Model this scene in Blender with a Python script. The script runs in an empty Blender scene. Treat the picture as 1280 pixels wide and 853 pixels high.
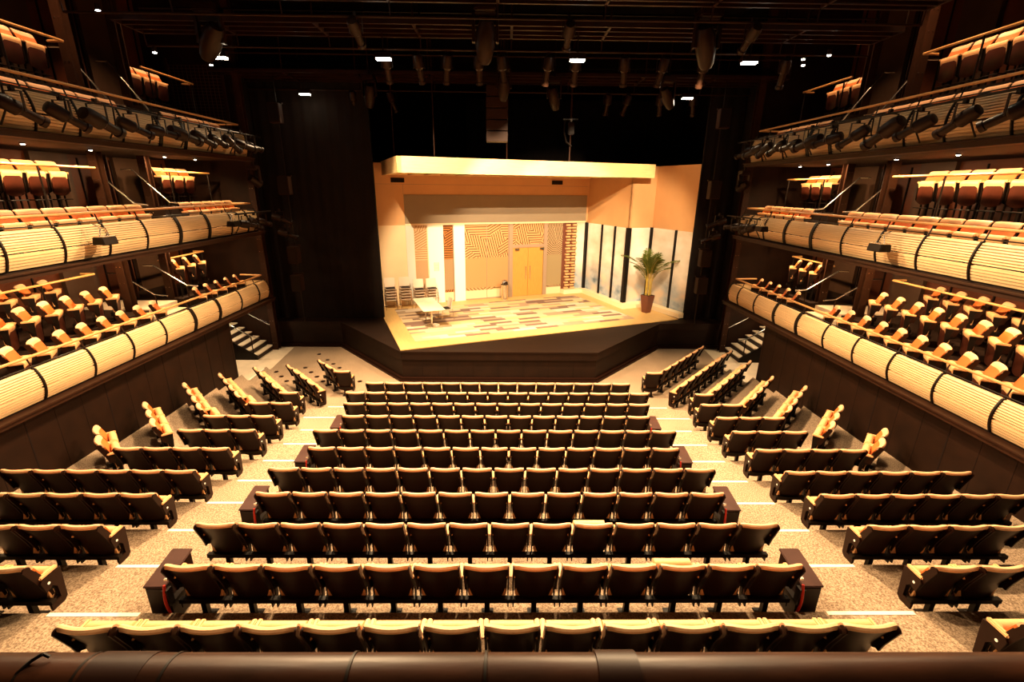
import bpy, math, random
from mathutils import Vector, Matrix
random.seed(7)
col = bpy.context.scene.collection
PI = math.pi

# ------------------------------------------------------------------ materials
def mat(name, rgb, rough=0.6, metal=0.0, var=0.0, scale=20.0, bump=0.0, spec=0.5, stretch=(1, 1, 1), sheen=0.0):
    m = bpy.data.materials.new(name); m.use_nodes = True
    nt = m.node_tree; b = nt.nodes['Principled BSDF']
    b.inputs['Base Color'].default_value = (*rgb, 1)
    b.inputs['Roughness'].default_value = rough
    b.inputs['Metallic'].default_value = metal
    b.inputs['Specular IOR Level'].default_value = spec if max(rgb) > 0.1 else 0.16
    if sheen: b.inputs['Sheen Weight'].default_value = sheen
    if var or bump:
        tc = nt.nodes.new('ShaderNodeTexCoord'); mp = nt.nodes.new('ShaderNodeMapping')
        mp.inputs['Scale'].default_value = stretch
        nz = nt.nodes.new('ShaderNodeTexNoise'); nz.inputs['Scale'].default_value = scale; nz.inputs['Detail'].default_value = 5
        nt.links.new(tc.outputs['Object'], mp.inputs['Vector']); nt.links.new(mp.outputs[0], nz.inputs['Vector'])
        if var:
            cr = nt.nodes.new('ShaderNodeValToRGB')
            cr.color_ramp.elements[0].position = 0.3; cr.color_ramp.elements[1].position = 0.7
            cr.color_ramp.elements[0].color = (*[c * (1 - var) for c in rgb], 1)
            cr.color_ramp.elements[1].color = (*[min(1, c * (1 + var)) for c in rgb], 1)
            nt.links.new(nz.outputs['Fac'], cr.inputs[0]); nt.links.new(cr.outputs[0], b.inputs['Base Color'])
        if bump:
            bp = nt.nodes.new('ShaderNodeBump'); bp.inputs['Strength'].default_value = bump; bp.inputs['Distance'].default_value = 0.01
            nt.links.new(nz.outputs['Fac'], bp.inputs['Height']); nt.links.new(bp.outputs[0], b.inputs['Normal'])
    return m

def emat(name, rgb, s):
    m = bpy.data.materials.new(name); m.use_nodes = True
    b = m.node_tree.nodes['Principled BSDF']
    b.inputs['Base Color'].default_value = (0.8, 0.8, 0.8, 1)
    b.inputs['Emission Color'].default_value = (*rgb, 1); b.inputs['Emission Strength'].default_value = s
    return m

M = {}
M['cushion'] = mat('tan_upholstery', (0.70, 0.38, 0.165), 0.5, var=0.07, scale=30, bump=0.1)
M['headrest'] = mat('cream_headrest', (0.72, 0.42, 0.225), 0.5, var=0.05, scale=30, bump=0.1)
M['backpad'] = mat('orange_back_cloth', (0.50, 0.115, 0.012), 0.7, var=0.08, scale=40, bump=0.1)
M['shell'] = mat('dark_brown_shell', (0.012, 0.0032, 0.0012), 0.42, var=0.12, scale=8)
M['seat_under'] = mat('red_brown_seat_shell', (0.055, 0.013, 0.006), 0.4, var=0.12, scale=8)
M['black'] = mat('black_metal', (0.006, 0.003, 0.0015), 0.45, var=0.2, scale=15)
M['chrome'] = mat('bright_steel', (0.75, 0.7, 0.62), 0.25, metal=1.0)
M['white'] = mat('white_plate', (0.85, 0.82, 0.76), 0.5)
M['red'] = mat('red_strap', (0.55, 0.02, 0.008), 0.6)
M['boxtop'] = mat('box_vinyl', (0.045, 0.018, 0.013), 0.5, var=0.15, scale=6, bump=0.1)
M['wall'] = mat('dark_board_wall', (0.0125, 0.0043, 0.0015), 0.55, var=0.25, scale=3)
M['seam'] = mat('dark_joint', (0.006, 0.002, 0.001), 0.8)
M['gallerywall'] = mat('red_brown_panel', (0.07, 0.018, 0.006), 0.45, var=0.2, scale=1.5)
M['gallerywall2'] = mat('grey_brown_panel', (0.05, 0.026, 0.015), 0.5, var=0.2, scale=1.5)
M['post'] = mat('brown_steel_post', (0.024, 0.0085, 0.0035), 0.5, var=0.2, scale=3)
M['fascia'] = mat('pale_slat_wood', (0.62, 0.43, 0.225), 0.5, var=0.10, scale=6, stretch=(1, 0.25, 6))
M['railwood'] = mat('oiled_handrail_wood', (0.52, 0.27, 0.09), 0.4, var=0.1, scale=10)
M['deck'] = mat('dark_gallery_floor', (0.018, 0.008, 0.004), 0.7, var=0.2, scale=5)
M['stage'] = mat('black_stage_floor', (0.0105, 0.0037, 0.0015), 0.6, var=0.25, scale=2, stretch=(1, 3, 1))
M['stageface'] = mat('stage_face_boards', (0.011, 0.004, 0.0016), 0.6, var=0.25, scale=3)
M['drape'] = mat('black_drape', (0.005, 0.0025, 0.0015), 0.9, var=0.3, scale=2)
M['ceil'] = mat('black_ceiling', (0.004, 0.002, 0.001), 0.9)
M['bridge'] = mat('dark_bridge_steel', (0.014, 0.0045, 0.0018), 0.45, var=0.3, scale=4)
M['speaker'] = mat('speaker_cabinet', (0.020, 0.008, 0.004), 0.6, var=0.15, scale=20)
M['fixture'] = mat('fixture_black', (0.011, 0.0042, 0.002), 0.4, var=0.2, scale=15)
M['nosing'] = mat('white_step_nosing', (0.8, 0.72, 0.58), 0.6)
M['landing'] = mat('pale_landing', (0.70, 0.56, 0.40), 0.6, var=0.08, scale=3)
M['cream'] = mat('cream_paint_shaded', (0.60, 0.335, 0.145), 0.6, var=0.03, scale=2)  # cream lowered and warmed so the colour carries canopy shade on upper set walls
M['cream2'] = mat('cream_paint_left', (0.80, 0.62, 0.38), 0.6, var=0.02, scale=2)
M['bluewhite'] = mat('pale_grey_pilaster', (0.62, 0.62, 0.55), 0.6)
M['setwhite'] = mat('white_pillar_paint', (0.86, 0.80, 0.68), 0.6)
M['greyband'] = mat('grey_band_paint', (0.25, 0.19, 0.12), 0.6, var=0.05, scale=1.5)
M['frame'] = mat('grey_door_frame', (0.30, 0.21, 0.14), 0.5)
M['door'] = mat('yellow_oak_door', (0.50, 0.245, 0.05), 0.45, var=0.12, scale=5, stretch=(9, 9, 0.7))
M['canopy'] = mat('blond_canopy_wood', (0.86, 0.62, 0.28), 0.5, var=0.10, scale=4, stretch=(0.5, 0.5, 7))
M['setfloor'] = mat('blond_floor_wood', (0.60, 0.38, 0.14), 0.45, var=0.08, scale=4, stretch=(6, 0.6, 1))
M['plinth'] = mat('cream_plinth', (0.80, 0.66, 0.42), 0.6)
M['mullion'] = mat('black_mullion', (0.006, 0.004, 0.003), 0.5)
M['chairback'] = mat('white_plastic', (0.72, 0.58, 0.44), 0.45)
M['pad'] = mat('black_seat_pad', (0.02, 0.012, 0.01), 0.8)
M['tabletop'] = mat('cream_laminate', (0.88, 0.80, 0.58), 0.4)
M['pot'] = mat('brown_planter', (0.12, 0.035, 0.018), 0.45, var=0.1, scale=5)
M['soil'] = mat('soil', (0.03, 0.015, 0.008), 0.9)
M['leaf'] = mat('palm_leaf', (0.075, 0.10, 0.012), 0.5, var=0.35, scale=3)
M['stem'] = mat('palm_stem', (0.42, 0.30, 0.05), 0.5, var=0.3, scale=8)
M['frontrail'] = mat('worn_brown_rail', (0.026, 0.0085, 0.0035), 0.38, var=0.35, scale=14, bump=0.15, stretch=(0.3, 1, 1))
M['lamp'] = emat('lit_lamp_glass', (1.0, 0.86, 0.62), 60)
M['dot'] = emat('lit_downlight_glass', (1.0, 0.88, 0.68), 25)
M['coollamp'] = emat('cool_lit_lamp_glass', (0.85, 0.95, 1.0), 40)
M['plaque'] = mat('paper_notice', (0.78, 0.68, 0.5), 0.6)
M['mesh'] = mat('wire_mesh', (0.09, 0.045, 0.022), 0.5)

def speckle(name, c0, c1, scale, rough=0.9):
    m = bpy.data.materials.new(name); m.use_nodes = True; nt = m.node_tree; b = nt.nodes['Principled BSDF']
    b.inputs['Roughness'].default_value = rough; b.inputs['Specular IOR Level'].default_value = 0.15
    tc = nt.nodes.new('ShaderNodeTexCoord')
    n1 = nt.nodes.new('ShaderNodeTexNoise'); n1.inputs['Scale'].default_value = scale; n1.inputs['Detail'].default_value = 2; n1.inputs['Roughness'].default_value = 0.7
    n2 = nt.nodes.new('ShaderNodeTexNoise'); n2.inputs['Scale'].default_value = 1.3; n2.inputs['Detail'].default_value = 4
    cr = nt.nodes.new('ShaderNodeValToRGB'); cr.color_ramp.elements[0].position = 0.38; cr.color_ramp.elements[1].position = 0.62
    cr.color_ramp.elements[0].color = (*c0, 1); cr.color_ramp.elements[1].color = (*c1, 1)
    mx = nt.nodes.new('ShaderNodeMixRGB'); mx.blend_type = 'MULTIPLY'; mx.inputs[0].default_value = 0.35
    nt.links.new(tc.outputs['Object'], n1.inputs['Vector']); nt.links.new(tc.outputs['Object'], n2.inputs['Vector'])
    nt.links.new(n1.outputs['Fac'], cr.inputs[0]); nt.links.new(cr.outputs[0], mx.inputs[1]); nt.links.new(n2.outputs['Fac'], mx.inputs[2])
    nt.links.new(mx.outputs[0], b.inputs['Base Color'])
    return m
M['carpet'] = speckle('speckled_carpet', (0.19, 0.125, 0.078), (0.50, 0.365, 0.245), 50)

def plank_carpet():
    m = bpy.data.materials.new('plank_carpet_tiles'); m.use_nodes = True; nt = m.node_tree; b = nt.nodes['Principled BSDF']
    b.inputs['Roughness'].default_value = 0.85
    tc = nt.nodes.new('ShaderNodeTexCoord'); sx = nt.nodes.new('ShaderNodeSeparateXYZ'); nt.links.new(tc.outputs['Object'], sx.inputs[0])
    def math_(op, a, bb=None):
        n = nt.nodes.new('ShaderNodeMath'); n.operation = op
        for i, v in enumerate((a, bb)):
            if v is None: continue
            if isinstance(v, (int, float)): n.inputs[i].default_value = v
            else: nt.links.new(v, n.inputs[i])
        return n.outputs[0]
    row = math_('FLOOR', math_('DIVIDE', sx.outputs['Y'], 0.235))
    wn = nt.nodes.new('ShaderNodeTexWhiteNoise'); wn.noise_dimensions = '1D'; nt.links.new(row, wn.inputs['W'])
    xx = math_('FLOOR', math_('ADD', math_('DIVIDE', sx.outputs['X'], 0.95), math_('MULTIPLY', wn.outputs['Value'], 3.0)))
    cb = nt.nodes.new('ShaderNodeCombineXYZ'); nt.links.new(row, cb.inputs[0]); nt.links.new(xx, cb.inputs[1])
    w2 = nt.nodes.new('ShaderNodeTexWhiteNoise'); w2.noise_dimensions = '2D'; nt.links.new(cb.outputs[0], w2.inputs['Vector'])
    cr = nt.nodes.new('ShaderNodeValToRGB'); cr.color_ramp.interpolation = 'CONSTANT'
    e = cr.color_ramp.elements
    e[0].position = 0; e[0].color = (0.17, 0.10, 0.075, 1)
    e[1].position = 0.2; e[1].color = (0.36, 0.25, 0.16, 1)
    for p, c in ((0.4, (0.58, 0.43, 0.27, 1)), (0.62, (0.60, 0.50, 0.38, 1)), (0.8, (0.62, 0.43, 0.20, 1))):
        x = e.new(p); x.color = c
    nt.links.new(w2.outputs['Value'], cr.inputs[0]); nt.links.new(cr.outputs[0], b.inputs['Base Color'])
    return m
M['planks'] = plank_carpet()

def stick_glass(name, lo, hi, zf0, zf1, frost, ax='X', light=(0.62, 0.42, 0.22), dark=(0.13, 0.045, 0.015), dens=62.0):
    """window film: hatched battens above, frosted band, clear strip at the foot"""
    m = bpy.data.materials.new(name); m.use_nodes = True; nt = m.node_tree; b = nt.nodes['Principled BSDF']
    b.inputs['Roughness'].default_value = 0.25
    tc = nt.nodes.new('ShaderNodeTexCoord'); sx = nt.nodes.new('ShaderNodeSeparateXYZ'); nt.links.new(tc.outputs['Object'], sx.inputs[0])
    def mt(op, a, bb=None):
        n = nt.nodes.new('ShaderNodeMath'); n.operation = op
        for i, v in enumerate((a, bb)):
            if v is None: continue
            if isinstance(v, (int, float)): n.inputs[i].default_value = v
            else: nt.links.new(v, n.inputs[i])
        return n.outputs[0]
    cb = nt.nodes.new('ShaderNodeCombineXYZ'); nt.links.new(sx.outputs['X'], cb.inputs[0]); nt.links.new(sx.outputs['Z'], cb.inputs[1])
    vo = nt.nodes.new('ShaderNodeTexVoronoi'); vo.voronoi_dimensions = '2D'; vo.inputs['Scale'].default_value = 1.6
    nt.links.new(cb.outputs[0], vo.inputs['Vector'])
    sc = nt.nodes.new('ShaderNodeSeparateColor'); nt.links.new(vo.outputs['Color'], sc.inputs[0])
    ang = mt('MULTIPLY', mt('FLOOR', mt('MULTIPLY', sc.outputs[0], 5.0)), 0.66)
    s = mt('SINE', mt('MULTIPLY', mt('ADD', mt('MULTIPLY', sx.outputs['X'], mt('SINE', ang)), mt('MULTIPLY', sx.outputs['Z'], mt('COSINE', ang))), dens))
    st = mt('GREATER_THAN', s, 0.45)
    mx = nt.nodes.new('ShaderNodeMixRGB'); nt.links.new(st, mx.inputs[0]); mx.inputs[1].default_value = (*light, 1); mx.inputs[2].default_value = (*dark, 1)
    fr = mt('MULTIPLY', mt('LESS_THAN', sx.outputs['Z'], zf1), mt('GREATER_THAN', sx.outputs['Z'], zf0))
    m2 = nt.nodes.new('ShaderNodeMixRGB'); nt.links.new(fr, m2.inputs[0]); nt.links.new(mx.outputs[0], m2.inputs[1]); m2.inputs[2].default_value = (*frost, 1)
    ft = mt('LESS_THAN', sx.outputs['Z'], zf0 - 0.12)
    m3 = nt.nodes.new('ShaderNodeMixRGB'); nt.links.new(ft, m3.inputs[0]); nt.links.new(m2.outputs[0], m3.inputs[1]); m3.inputs[2].default_value = (0.72, 0.55, 0.34, 1)
    nt.links.new(m3.outputs[0], b.inputs['Base Color'])
    return m
M['film1'] = stick_glass('film_small_window', 0, 0, 1.64, 3.08, (0.40, 0.26, 0.14), light=(0.52, 0.36, 0.20), dark=(0.30, 0.15, 0.06))
M['film2'] = stick_glass('film_dark_window', 0, 0, 1.64, 3.08, (0.28, 0.19, 0.10), light=(0.34, 0.13, 0.033), dark=(0.035, 0.012, 0.005))
M['film3'] = stick_glass('film_wide_window', 0, 0, 1.64, 3.08, (0.42, 0.235, 0.10), light=(0.52, 0.31, 0.14), dark=(0.12, 0.04, 0.013), dens=56)
M['film4'] = stick_glass('film_side_light', 0, 0, 1.55, 3.08, (0.28, 0.215, 0.115), light=(0.38, 0.27, 0.15), dark=(0.07, 0.03, 0.012), dens=72)

def scenic():
    m = bpy.data.materials.new('blurred_view_print'); m.use_nodes = True; nt = m.node_tree; b = nt.nodes['Principled BSDF']
    b.inputs['Roughness'].default_value = 0.18
    tc = nt.nodes.new('ShaderNodeTexCoord'); mp = nt.nodes.new('ShaderNodeMapping'); mp.inputs['Scale'].default_value = (0.55, 0.55, 0.9)
    nz = nt.nodes.new('ShaderNodeTexNoise'); nz.inputs['Scale'].default_value = 1.1; nz.inputs['Detail'].default_value = 4
    nt.links.new(tc.outputs['Object'], mp.inputs[0]); nt.links.new(mp.outputs[0], nz.inputs['Vector'])
    up = nt.nodes.new('ShaderNodeValToRGB'); e = up.color_ramp.elements
    e[0].position = 0.32; e[0].color = (0.60, 0.53, 0.42, 1); e[1].position = 0.62; e[1].color = (0.84, 0.80, 0.72, 1)
    lo = nt.nodes.new('ShaderNodeValToRGB'); e = lo.color_ramp.elements
    e[0].position = 0.38; e[0].color = (0.10, 0.16, 0.22, 1); e[1].position = 0.60; e[1].color = (0.62, 0.50, 0.38, 1)
    x = e.new(0.48); x.color = (0.34, 0.40, 0.45, 1)
    nt.links.new(nz.outputs['Fac'], up.inputs[0]); nt.links.new(nz.outputs['Fac'], lo.inputs[0])
    sx = nt.nodes.new('ShaderNodeSeparateXYZ'); nt.links.new(tc.outputs['Object'], sx.inputs[0])
    mr = nt.nodes.new('ShaderNodeMapRange'); mr.inputs['From Min'].default_value = 1.9; mr.inputs['From Max'].default_value = 2.9
    nt.links.new(sx.outputs['Z'], mr.inputs['Value'])
    mx = nt.nodes.new('ShaderNodeMixRGB'); nt.links.new(mr.outputs[0], mx.inputs[0]); nt.links.new(lo.outputs[0], mx.inputs[1]); nt.links.new(up.outputs[0], mx.inputs[2])
    nt.links.new(mx.outputs[0], b.inputs['Base Color'])
    return m
M['view'] = scenic()

# ------------------------------------------------------------------ mesh builder
class B:
    def __init__(s): s.v = []; s.f = []; s.T = None
    def add(s, vs, fs):
        n = len(s.v)
        if s.T is not None: vs = [tuple(s.T @ Vector(p)) for p in vs]
        s.v += [tuple(p) for p in vs]; s.f += [tuple(i + n for i in f) for f in fs]; return s
    def box(s, x0, x1, y0, y1, z0, z1):
        if x0 > x1: x0, x1 = x1, x0
        if y0 > y1: y0, y1 = y1, y0
        return s.add([(x, y, z) for z in (z0, z1) for y in (y0, y1) for x in (x0, x1)],
                     [(0, 2, 3, 1), (4, 5, 7, 6), (0, 1, 5, 4), (2, 6, 7, 3), (0, 4, 6, 2), (1, 3, 7, 5)])
    def obox(s, c, size, R):
        sx, sy, sz = [k / 2 for k in size]
        vs = [Vector(c) + R @ Vector((x, y, z)) for z in (-sz, sz) for y in (-sy, sy) for x in (-sx, sx)]
        return s.add(vs, [(0, 2, 3, 1), (4, 5, 7, 6), (0, 1, 5, 4), (2, 6, 7, 3), (0, 4, 6, 2), (1, 3, 7, 5)])
    def cyl(s, p0, p1, r0, r1=None, n=12, caps=True):
        if r1 is None: r1 = r0
        p0 = Vector(p0); p1 = Vector(p1); d = (p1 - p0).normalized()
        a = d.orthogonal().normalized(); b = d.cross(a)
        vs = []
        for p, r in ((p0, r0), (p1, r1)):
            vs += [p + a * r * math.cos(2 * PI * i / n) + b * r * math.sin(2 * PI * i / n) for i in range(n)]
        fs = [(i, (i + 1) % n, n + (i + 1) % n, n + i) for i in range(n)]
        if caps: fs += [tuple(range(n - 1, -1, -1)), tuple(range(n, 2 * n))]
        return s.add(vs, fs)
    def tube(s, pts, r, n=8):
        for a, b in zip(pts[:-1], pts[1:]): s.cyl(a, b, r, n=n)
        return s
    def prism(s, poly, z0, z1):
        n = len(poly)
        ar = sum(poly[i][0] * poly[(i + 1) % n][1] - poly[(i + 1) % n][0] * poly[i][1] for i in range(n))
        if ar < 0: poly = poly[::-1]
        vs = [(x, y, z0) for x, y in poly] + [(x, y, z1) for x, y in poly]
        fs = [(i, (i + 1) % n, n + (i + 1) % n, n + i) for i in range(n)] + [tuple(range(n - 1, -1, -1)), tuple(range(n, 2 * n))]
        return s.add(vs, fs)
    def extr(s, prof, fn, t0, t1):
        """prof: closed 2D profile; fn(a,b,t) -> point"""
        n = len(prof)
        vs = [fn(a, b, t0) for a, b in prof] + [fn(a, b, t1) for a, b in prof]
        return s.add(vs, [(i, (i + 1) % n, n + (i + 1) % n, n + i) for i in range(n)] + [tuple(range(n - 1, -1, -1)), tuple(range(n, 2 * n))])
    def loft(s, rings, closed_ring=True):
        n = len(rings[0]); vs = [p for r in rings for p in r]; fs = []
        for k in range(len(rings) - 1):
            for i in range(n if closed_ring else n - 1):
                j = (i + 1) % n
                fs.append((k * n + i, k * n + j, (k + 1) * n + j, (k + 1) * n + i))
        fs += [tuple(range(n - 1, -1, -1)), tuple(range((len(rings) - 1) * n, len(rings) * n))]
        return s.add(vs, fs)
    def lathe(s, prof, c=(0, 0, 0), n=24):
        rings = []
        for r, z in prof:
            rings.append([(c[0] + max(r, 1e-4) * math.cos(2 * PI * i / n), c[1] + max(r, 1e-4) * math.sin(2 * PI * i / n), c[2] + z) for i in range(n)])
        return s.loft(rings)
    def mesh(s, name, m, smooth=False, bevel=0.0):
        me = bpy.data.meshes.new(name); me.from_pydata(s.v, [], s.f); me.update()
        import bmesh
        bm = bmesh.new(); bm.from_mesh(me)
        if bevel:
            bmesh.ops.bevel(bm, geom=list(bm.edges), offset=bevel, segments=2, affect='EDGES', clamp_overlap=True)
        bmesh.ops.recalc_face_normals(bm, faces=bm.faces)
        bm.to_mesh(me); bm.free()
        me.materials.append(m)
        if smooth or bevel:
            me.polygons.foreach_set('use_smooth', [True] * len(me.polygons)); me.set_sharp_from_angle(angle=math.radians(40))
        return me
    def build(s, name, m, parent=None, smooth=False, bevel=0.0, loc=(0, 0, 0), rz=0.0):
        return obj(name, s.mesh(name, m, smooth, bevel), parent, loc, rz)

def obj(name, me, parent=None, loc=(0, 0, 0), rz=0.0):
    o = bpy.data.objects.new(name, me); col.objects.link(o); o.parent = parent
    o.location = loc; o.rotation_euler = (0, 0, rz)
    return o
def tag(o, label, cat, group=None, kind=None):
    o['label'] = label; o['category'] = cat
    if group: o['group'] = group
    if kind: o['kind'] = kind
    return o
def thing(name, label, cat, loc=(0, 0, 0), rz=0.0, group=None):
    return tag(obj(name, None, None, loc, rz), label, cat, group)
def struct(name, b, m, label, cat, loc=(0, 0, 0), rz=0.0, **k):
    return tag(b.build(name, m, None, loc=loc, rz=rz, **k), label, cat, None, 'structure')
def copy_tree(src, parent=None):
    c = src.copy(); col.objects.link(c); c.parent = parent
    for ch in [x for x in KIDS.get(src.name, [])]: copy_tree(ch, c)
    return c
KIDS = {}
def index_kids(root):
    def rec(o):
        ch = [x for x in bpy.data.objects if x.parent == o]
        KIDS[o.name] = ch
        for x in ch: rec(x)
    rec(root)

ORD = ['', 'first', 'second', 'third', 'fourth', 'fifth', 'sixth', 'seventh', 'eighth', 'ninth', 'tenth', 'eleventh', 'twelfth', 'thirteenth', 'fourteenth', 'fifteenth']

# ------------------------------------------------------------------ theatre seat prototypes
def curve_y(t): return 0.045 * t * t           # ends of the backrest wrap forward
def ly(z):
    return 0.42 * (0.86 - z) if z > 0.5 else 0.1512 + 0.15 * (0.5 - z)
def back_mesh():
    b = B(); rings = []
    N = 10
    def sec(t):
        f = abs(t)
        zlo = 0.265 + (0.035 * (max(0, f - 0.6) / 0.4) ** 2 if f > 0.6 else 0)
        ztop = 0.825
        return [(ly(zlo), zlo), (ly(0.5), 0.5), (ly(0.66), 0.66), (ly(ztop) - 0.002, ztop), (ly(ztop) + 0.045, ztop + 0.002), (ly(0.66) + 0.04, 0.66), (ly(0.5) + 0.035, 0.5), (ly(zlo) + 0.03, zlo)]
    for i in range(N + 1):
        t = -1 + 2 * i / N
        rings.append([(t * (0.228 + 0.016 * (z - 0.36) / 0.5), y + curve_y(t), z) for y, z in sec(t)])
    b.loft(rings)
    # dark capsule-shaped side wings of the back
    for s in (-1, 1):
        cx, cz, r = 0.045, 0.815, 0.047; pr = []
        for k in range(9):
            a = math.radians(-15 + 180 * k / 8)
            pr.append((cx + r * math.cos(a), cz + r * math.sin(a)))
        pr += [(0.105, 0.56), (0.14, 0.44), (0.235, 0.44), (0.195, 0.60)]
        b.extr(pr, lambda a, c, t: (t, a, c), s * 0.238, s * 0.256)
    return b.mesh('seat_back_shell', M['shell'], smooth=True)
def cushion_mesh(top):
    b = B(); rings = []; N = 10
    prof = ([(0.010, 0.822), (-0.004, 0.838), (-0.006, 0.862), (0.008, 0.881), (0.030, 0.884), (0.058, 0.862), (0.078, 0.825), (0.088, 0.790), (0.06, 0.785), (0.045, 0.80)] if top else
            [(0.086, 0.788), (0.112, 0.73), (0.140, 0.66), (0.168, 0.585), (0.190, 0.51), (0.186, 0.46), (0.16, 0.455), (ly(0.5) + 0.025, 0.5), (ly(0.66) + 0.035, 0.66), (0.06, 0.786)])
    for i in range(N + 1):
        t = -1 + 2 * i / N
        dz = -0.012 * max(0, abs(t) - 0.8) / 0.2
        rings.append([(t * (0.222 + 0.024 * (z - 0.36) / 0.5), y + curve_y(t), z + (dz if z > 0.8 else 0)) for y, z in prof])
    b.loft(rings)
    return b.mesh('seat_headrest' if top else 'seat_back_cushion', M['headrest'] if top else M['backpad'], smooth=True)
def tip_mesh():
    """tipped-up seat pad: rounded roll at its top"""
    b = B(); prof = []
    for k in range(9):
        a = math.radians(-20 + 220 * k / 8)
        prof.append((0.275 + 0.068 * math.cos(a), 0.585 + 0.072 * math.sin(a)))
    prof += [(0.205, 0.42), (0.21, 0.28), (0.235, 0.25), (0.27, 0.30)]
    rings = []
    for t in (-0.222, -0.213, -0.1, 0, 0.1, 0.213, 0.222):
        sc = 0.86 if abs(t) > 0.22 else 1.0
        rings.append([(t, 0.27 + (y - 0.27) * sc, 0.5 + (z - 0.5) * sc) for y, z in prof])
    b.loft(rings)
    return b.mesh('tipped_seat_cushion', M['cushion'], smooth=True)
def under_mesh():
    b = B(); N = 6; rings = []
    for i in range(N + 1):
        t = -1 + 2 * i / N
        zlo = 0.10 + 0.05 * t * t
        rings.append([(t * 0.212, 0.342 - 0.02 * t * t, 0.53), (t * 0.212, 0.318 - 0.02 * t * t, zlo + 0.02), (t * 0.212, 0.30 - 0.02 * t * t, zlo), (t * 0.212, 0.275, zlo + 0.02), (t * 0.212, 0.272, 0.5)])
    b.loft(rings)
    return b.mesh('seat_underside_shell', M['seat_under'], smooth=True)
def arm_mesh(s):
    b = B()
    b.box(s * 0.248 - 0.024, s * 0.248 + 0.024, 0.125, 0.345, 0.600, 0.645)
    return b.mesh('armrest_pad', M['cushion'], bevel=0.012)
def frame_mesh():
    b = B()
    for s in (-1, 1):
        x0, x1 = s * 0.238, s * 0.252
        b.extr([(0.13, 0.60), (0.335, 0.60), (0.33, 0.57), (0.30, 0.20), (0.24, 0.17), (0.15, 0.17), (0.15, 0.25), (0.25, 0.27), (0.25, 0.38), (0.16, 0.45)], lambda a, c, t: (t, a, c), x0, x1)
    b.box(-0.275, 0.275, 0.15, 0.21, 0.225, 0.28)
    return b.mesh('seat_side_frame', M['black'])
def leg_mesh(h0=0.0):
    b = B()
    b.box(-0.03, 0.03, 0.15, 0.21, h0 + 0.012, 0.23)
    b.box(-0.07, 0.07, 0.10, 0.28, h0, h0 + 0.014)
    return b.mesh('pedestal_leg', M['black'])
def end_mesh(s):
    b = B()
    x0, x1 = s * 0.256, s * 0.278
    b.extr([(0.11, 0.575), (0.13, 0.60), (0.36, 0.60), (0.335, 0.20), (0.29, 0.16), (0.14, 0.16), (0.14, 0.235), (0.265, 0.25), (0.265, 0.40), (0.22, 0.455), (0.14, 0.42)], lambda a, c, t: (t, a, c), x0, x1)
    return b.mesh('row_end_panel', M['shell'])
def plate_mesh(s):
    b = B(); x = s * 0.2785
    b.cyl((x, 0.19, 0.515), (x + s * 0.003, 0.19, 0.515), 0.016, n=14)
    return b.mesh('row_letter_disc', M['white'])
SM = dict(back=back_mesh(), cushion=cushion_mesh(False), headrest=cushion_mesh(True), tip=tip_mesh(), under=under_mesh(), armL=arm_mesh(-1), armR=arm_mesh(1), frame=frame_mesh(), leg=leg_mesh(),
          leghi=leg_mesh(-0.27), endL=end_mesh(-1), endR=end_mesh(1), plL=plate_mesh(-1), plR=plate_mesh(1))
def foot_mesh():
    b = B(); b.cyl((-0.2, 0.33, 0.02), (0.2, 0.33, 0.02), 0.014, n=8)
    for s in (-1, 1): b.box(s * 0.2 - 0.012, s * 0.2 + 0.012, 0.14, 0.34, 0.005, 0.03); b.box(s * 0.2 - 0.012, s * 0.2 + 0.012, 0.14, 0.17, -0.27, 0.30)
    return b.mesh('stool_footrest', M['black'])
SM['foot'] = foot_mesh()

def seat(label, group, loc, rz, end=None, opened=False, tall=False, name='theatre_seat'):
    t = thing(name, label, 'seat', loc, rz, group)
    bk = obj('backrest', SM['back'], t); obj('back_cushion', SM['cushion'], t)
    obj('headrest', SM['headrest'], t)
    tip = obj('seat', SM['tip'], t); un = obj('seat_underside', SM['under'], tip); un['label'] = 'dark underside of the tipped-up seat'
    if opened:
        m = Matrix.Translation((0, 0.26, 0.325)) @ Matrix.Rotation(math.radians(-14), 4, 'X') @ Matrix.Translation((0, -0.25, -0.30))
        tip.matrix_basis = m
    obj('armrest', SM['armL'], t); obj('armrest', SM['armR'], t)
    obj('side_frame', SM['frame'], t)
    obj('leg', SM['leghi' if tall else 'leg'], t)
    if tall: obj('footrest', SM['foot'], t)
    if end:
        e = obj('end_panel', SM['end' + end], t); obj('row_letter_disc', SM['pl' + end], e)
    return t

LEV = [0, .115, .24, .37, .51, .645, .80, .985, 1.185, 1.39, 1.59]
CN = [14, 15, 14, 13, 14, 13, 14, 13, 14, 13, 14]
PITCH = 0.55
def rowY(i): return 12.54 - 0.933 * i
for i, n in enumerate(CN):
    for j in range(n):
        x = (j - (n - 1) / 2) * PITCH
        op = (i, j) in ((8, 9), (9, 10))
        seat('brown-backed tan theatre seat, centre block, %s row from the stage, %s from the left end' % (ORD[i + 1], ORD[j + 1]),
             'seats in the centre block of the stalls', (x, rowY(i), LEV[i]), 0, opened=op)

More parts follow.
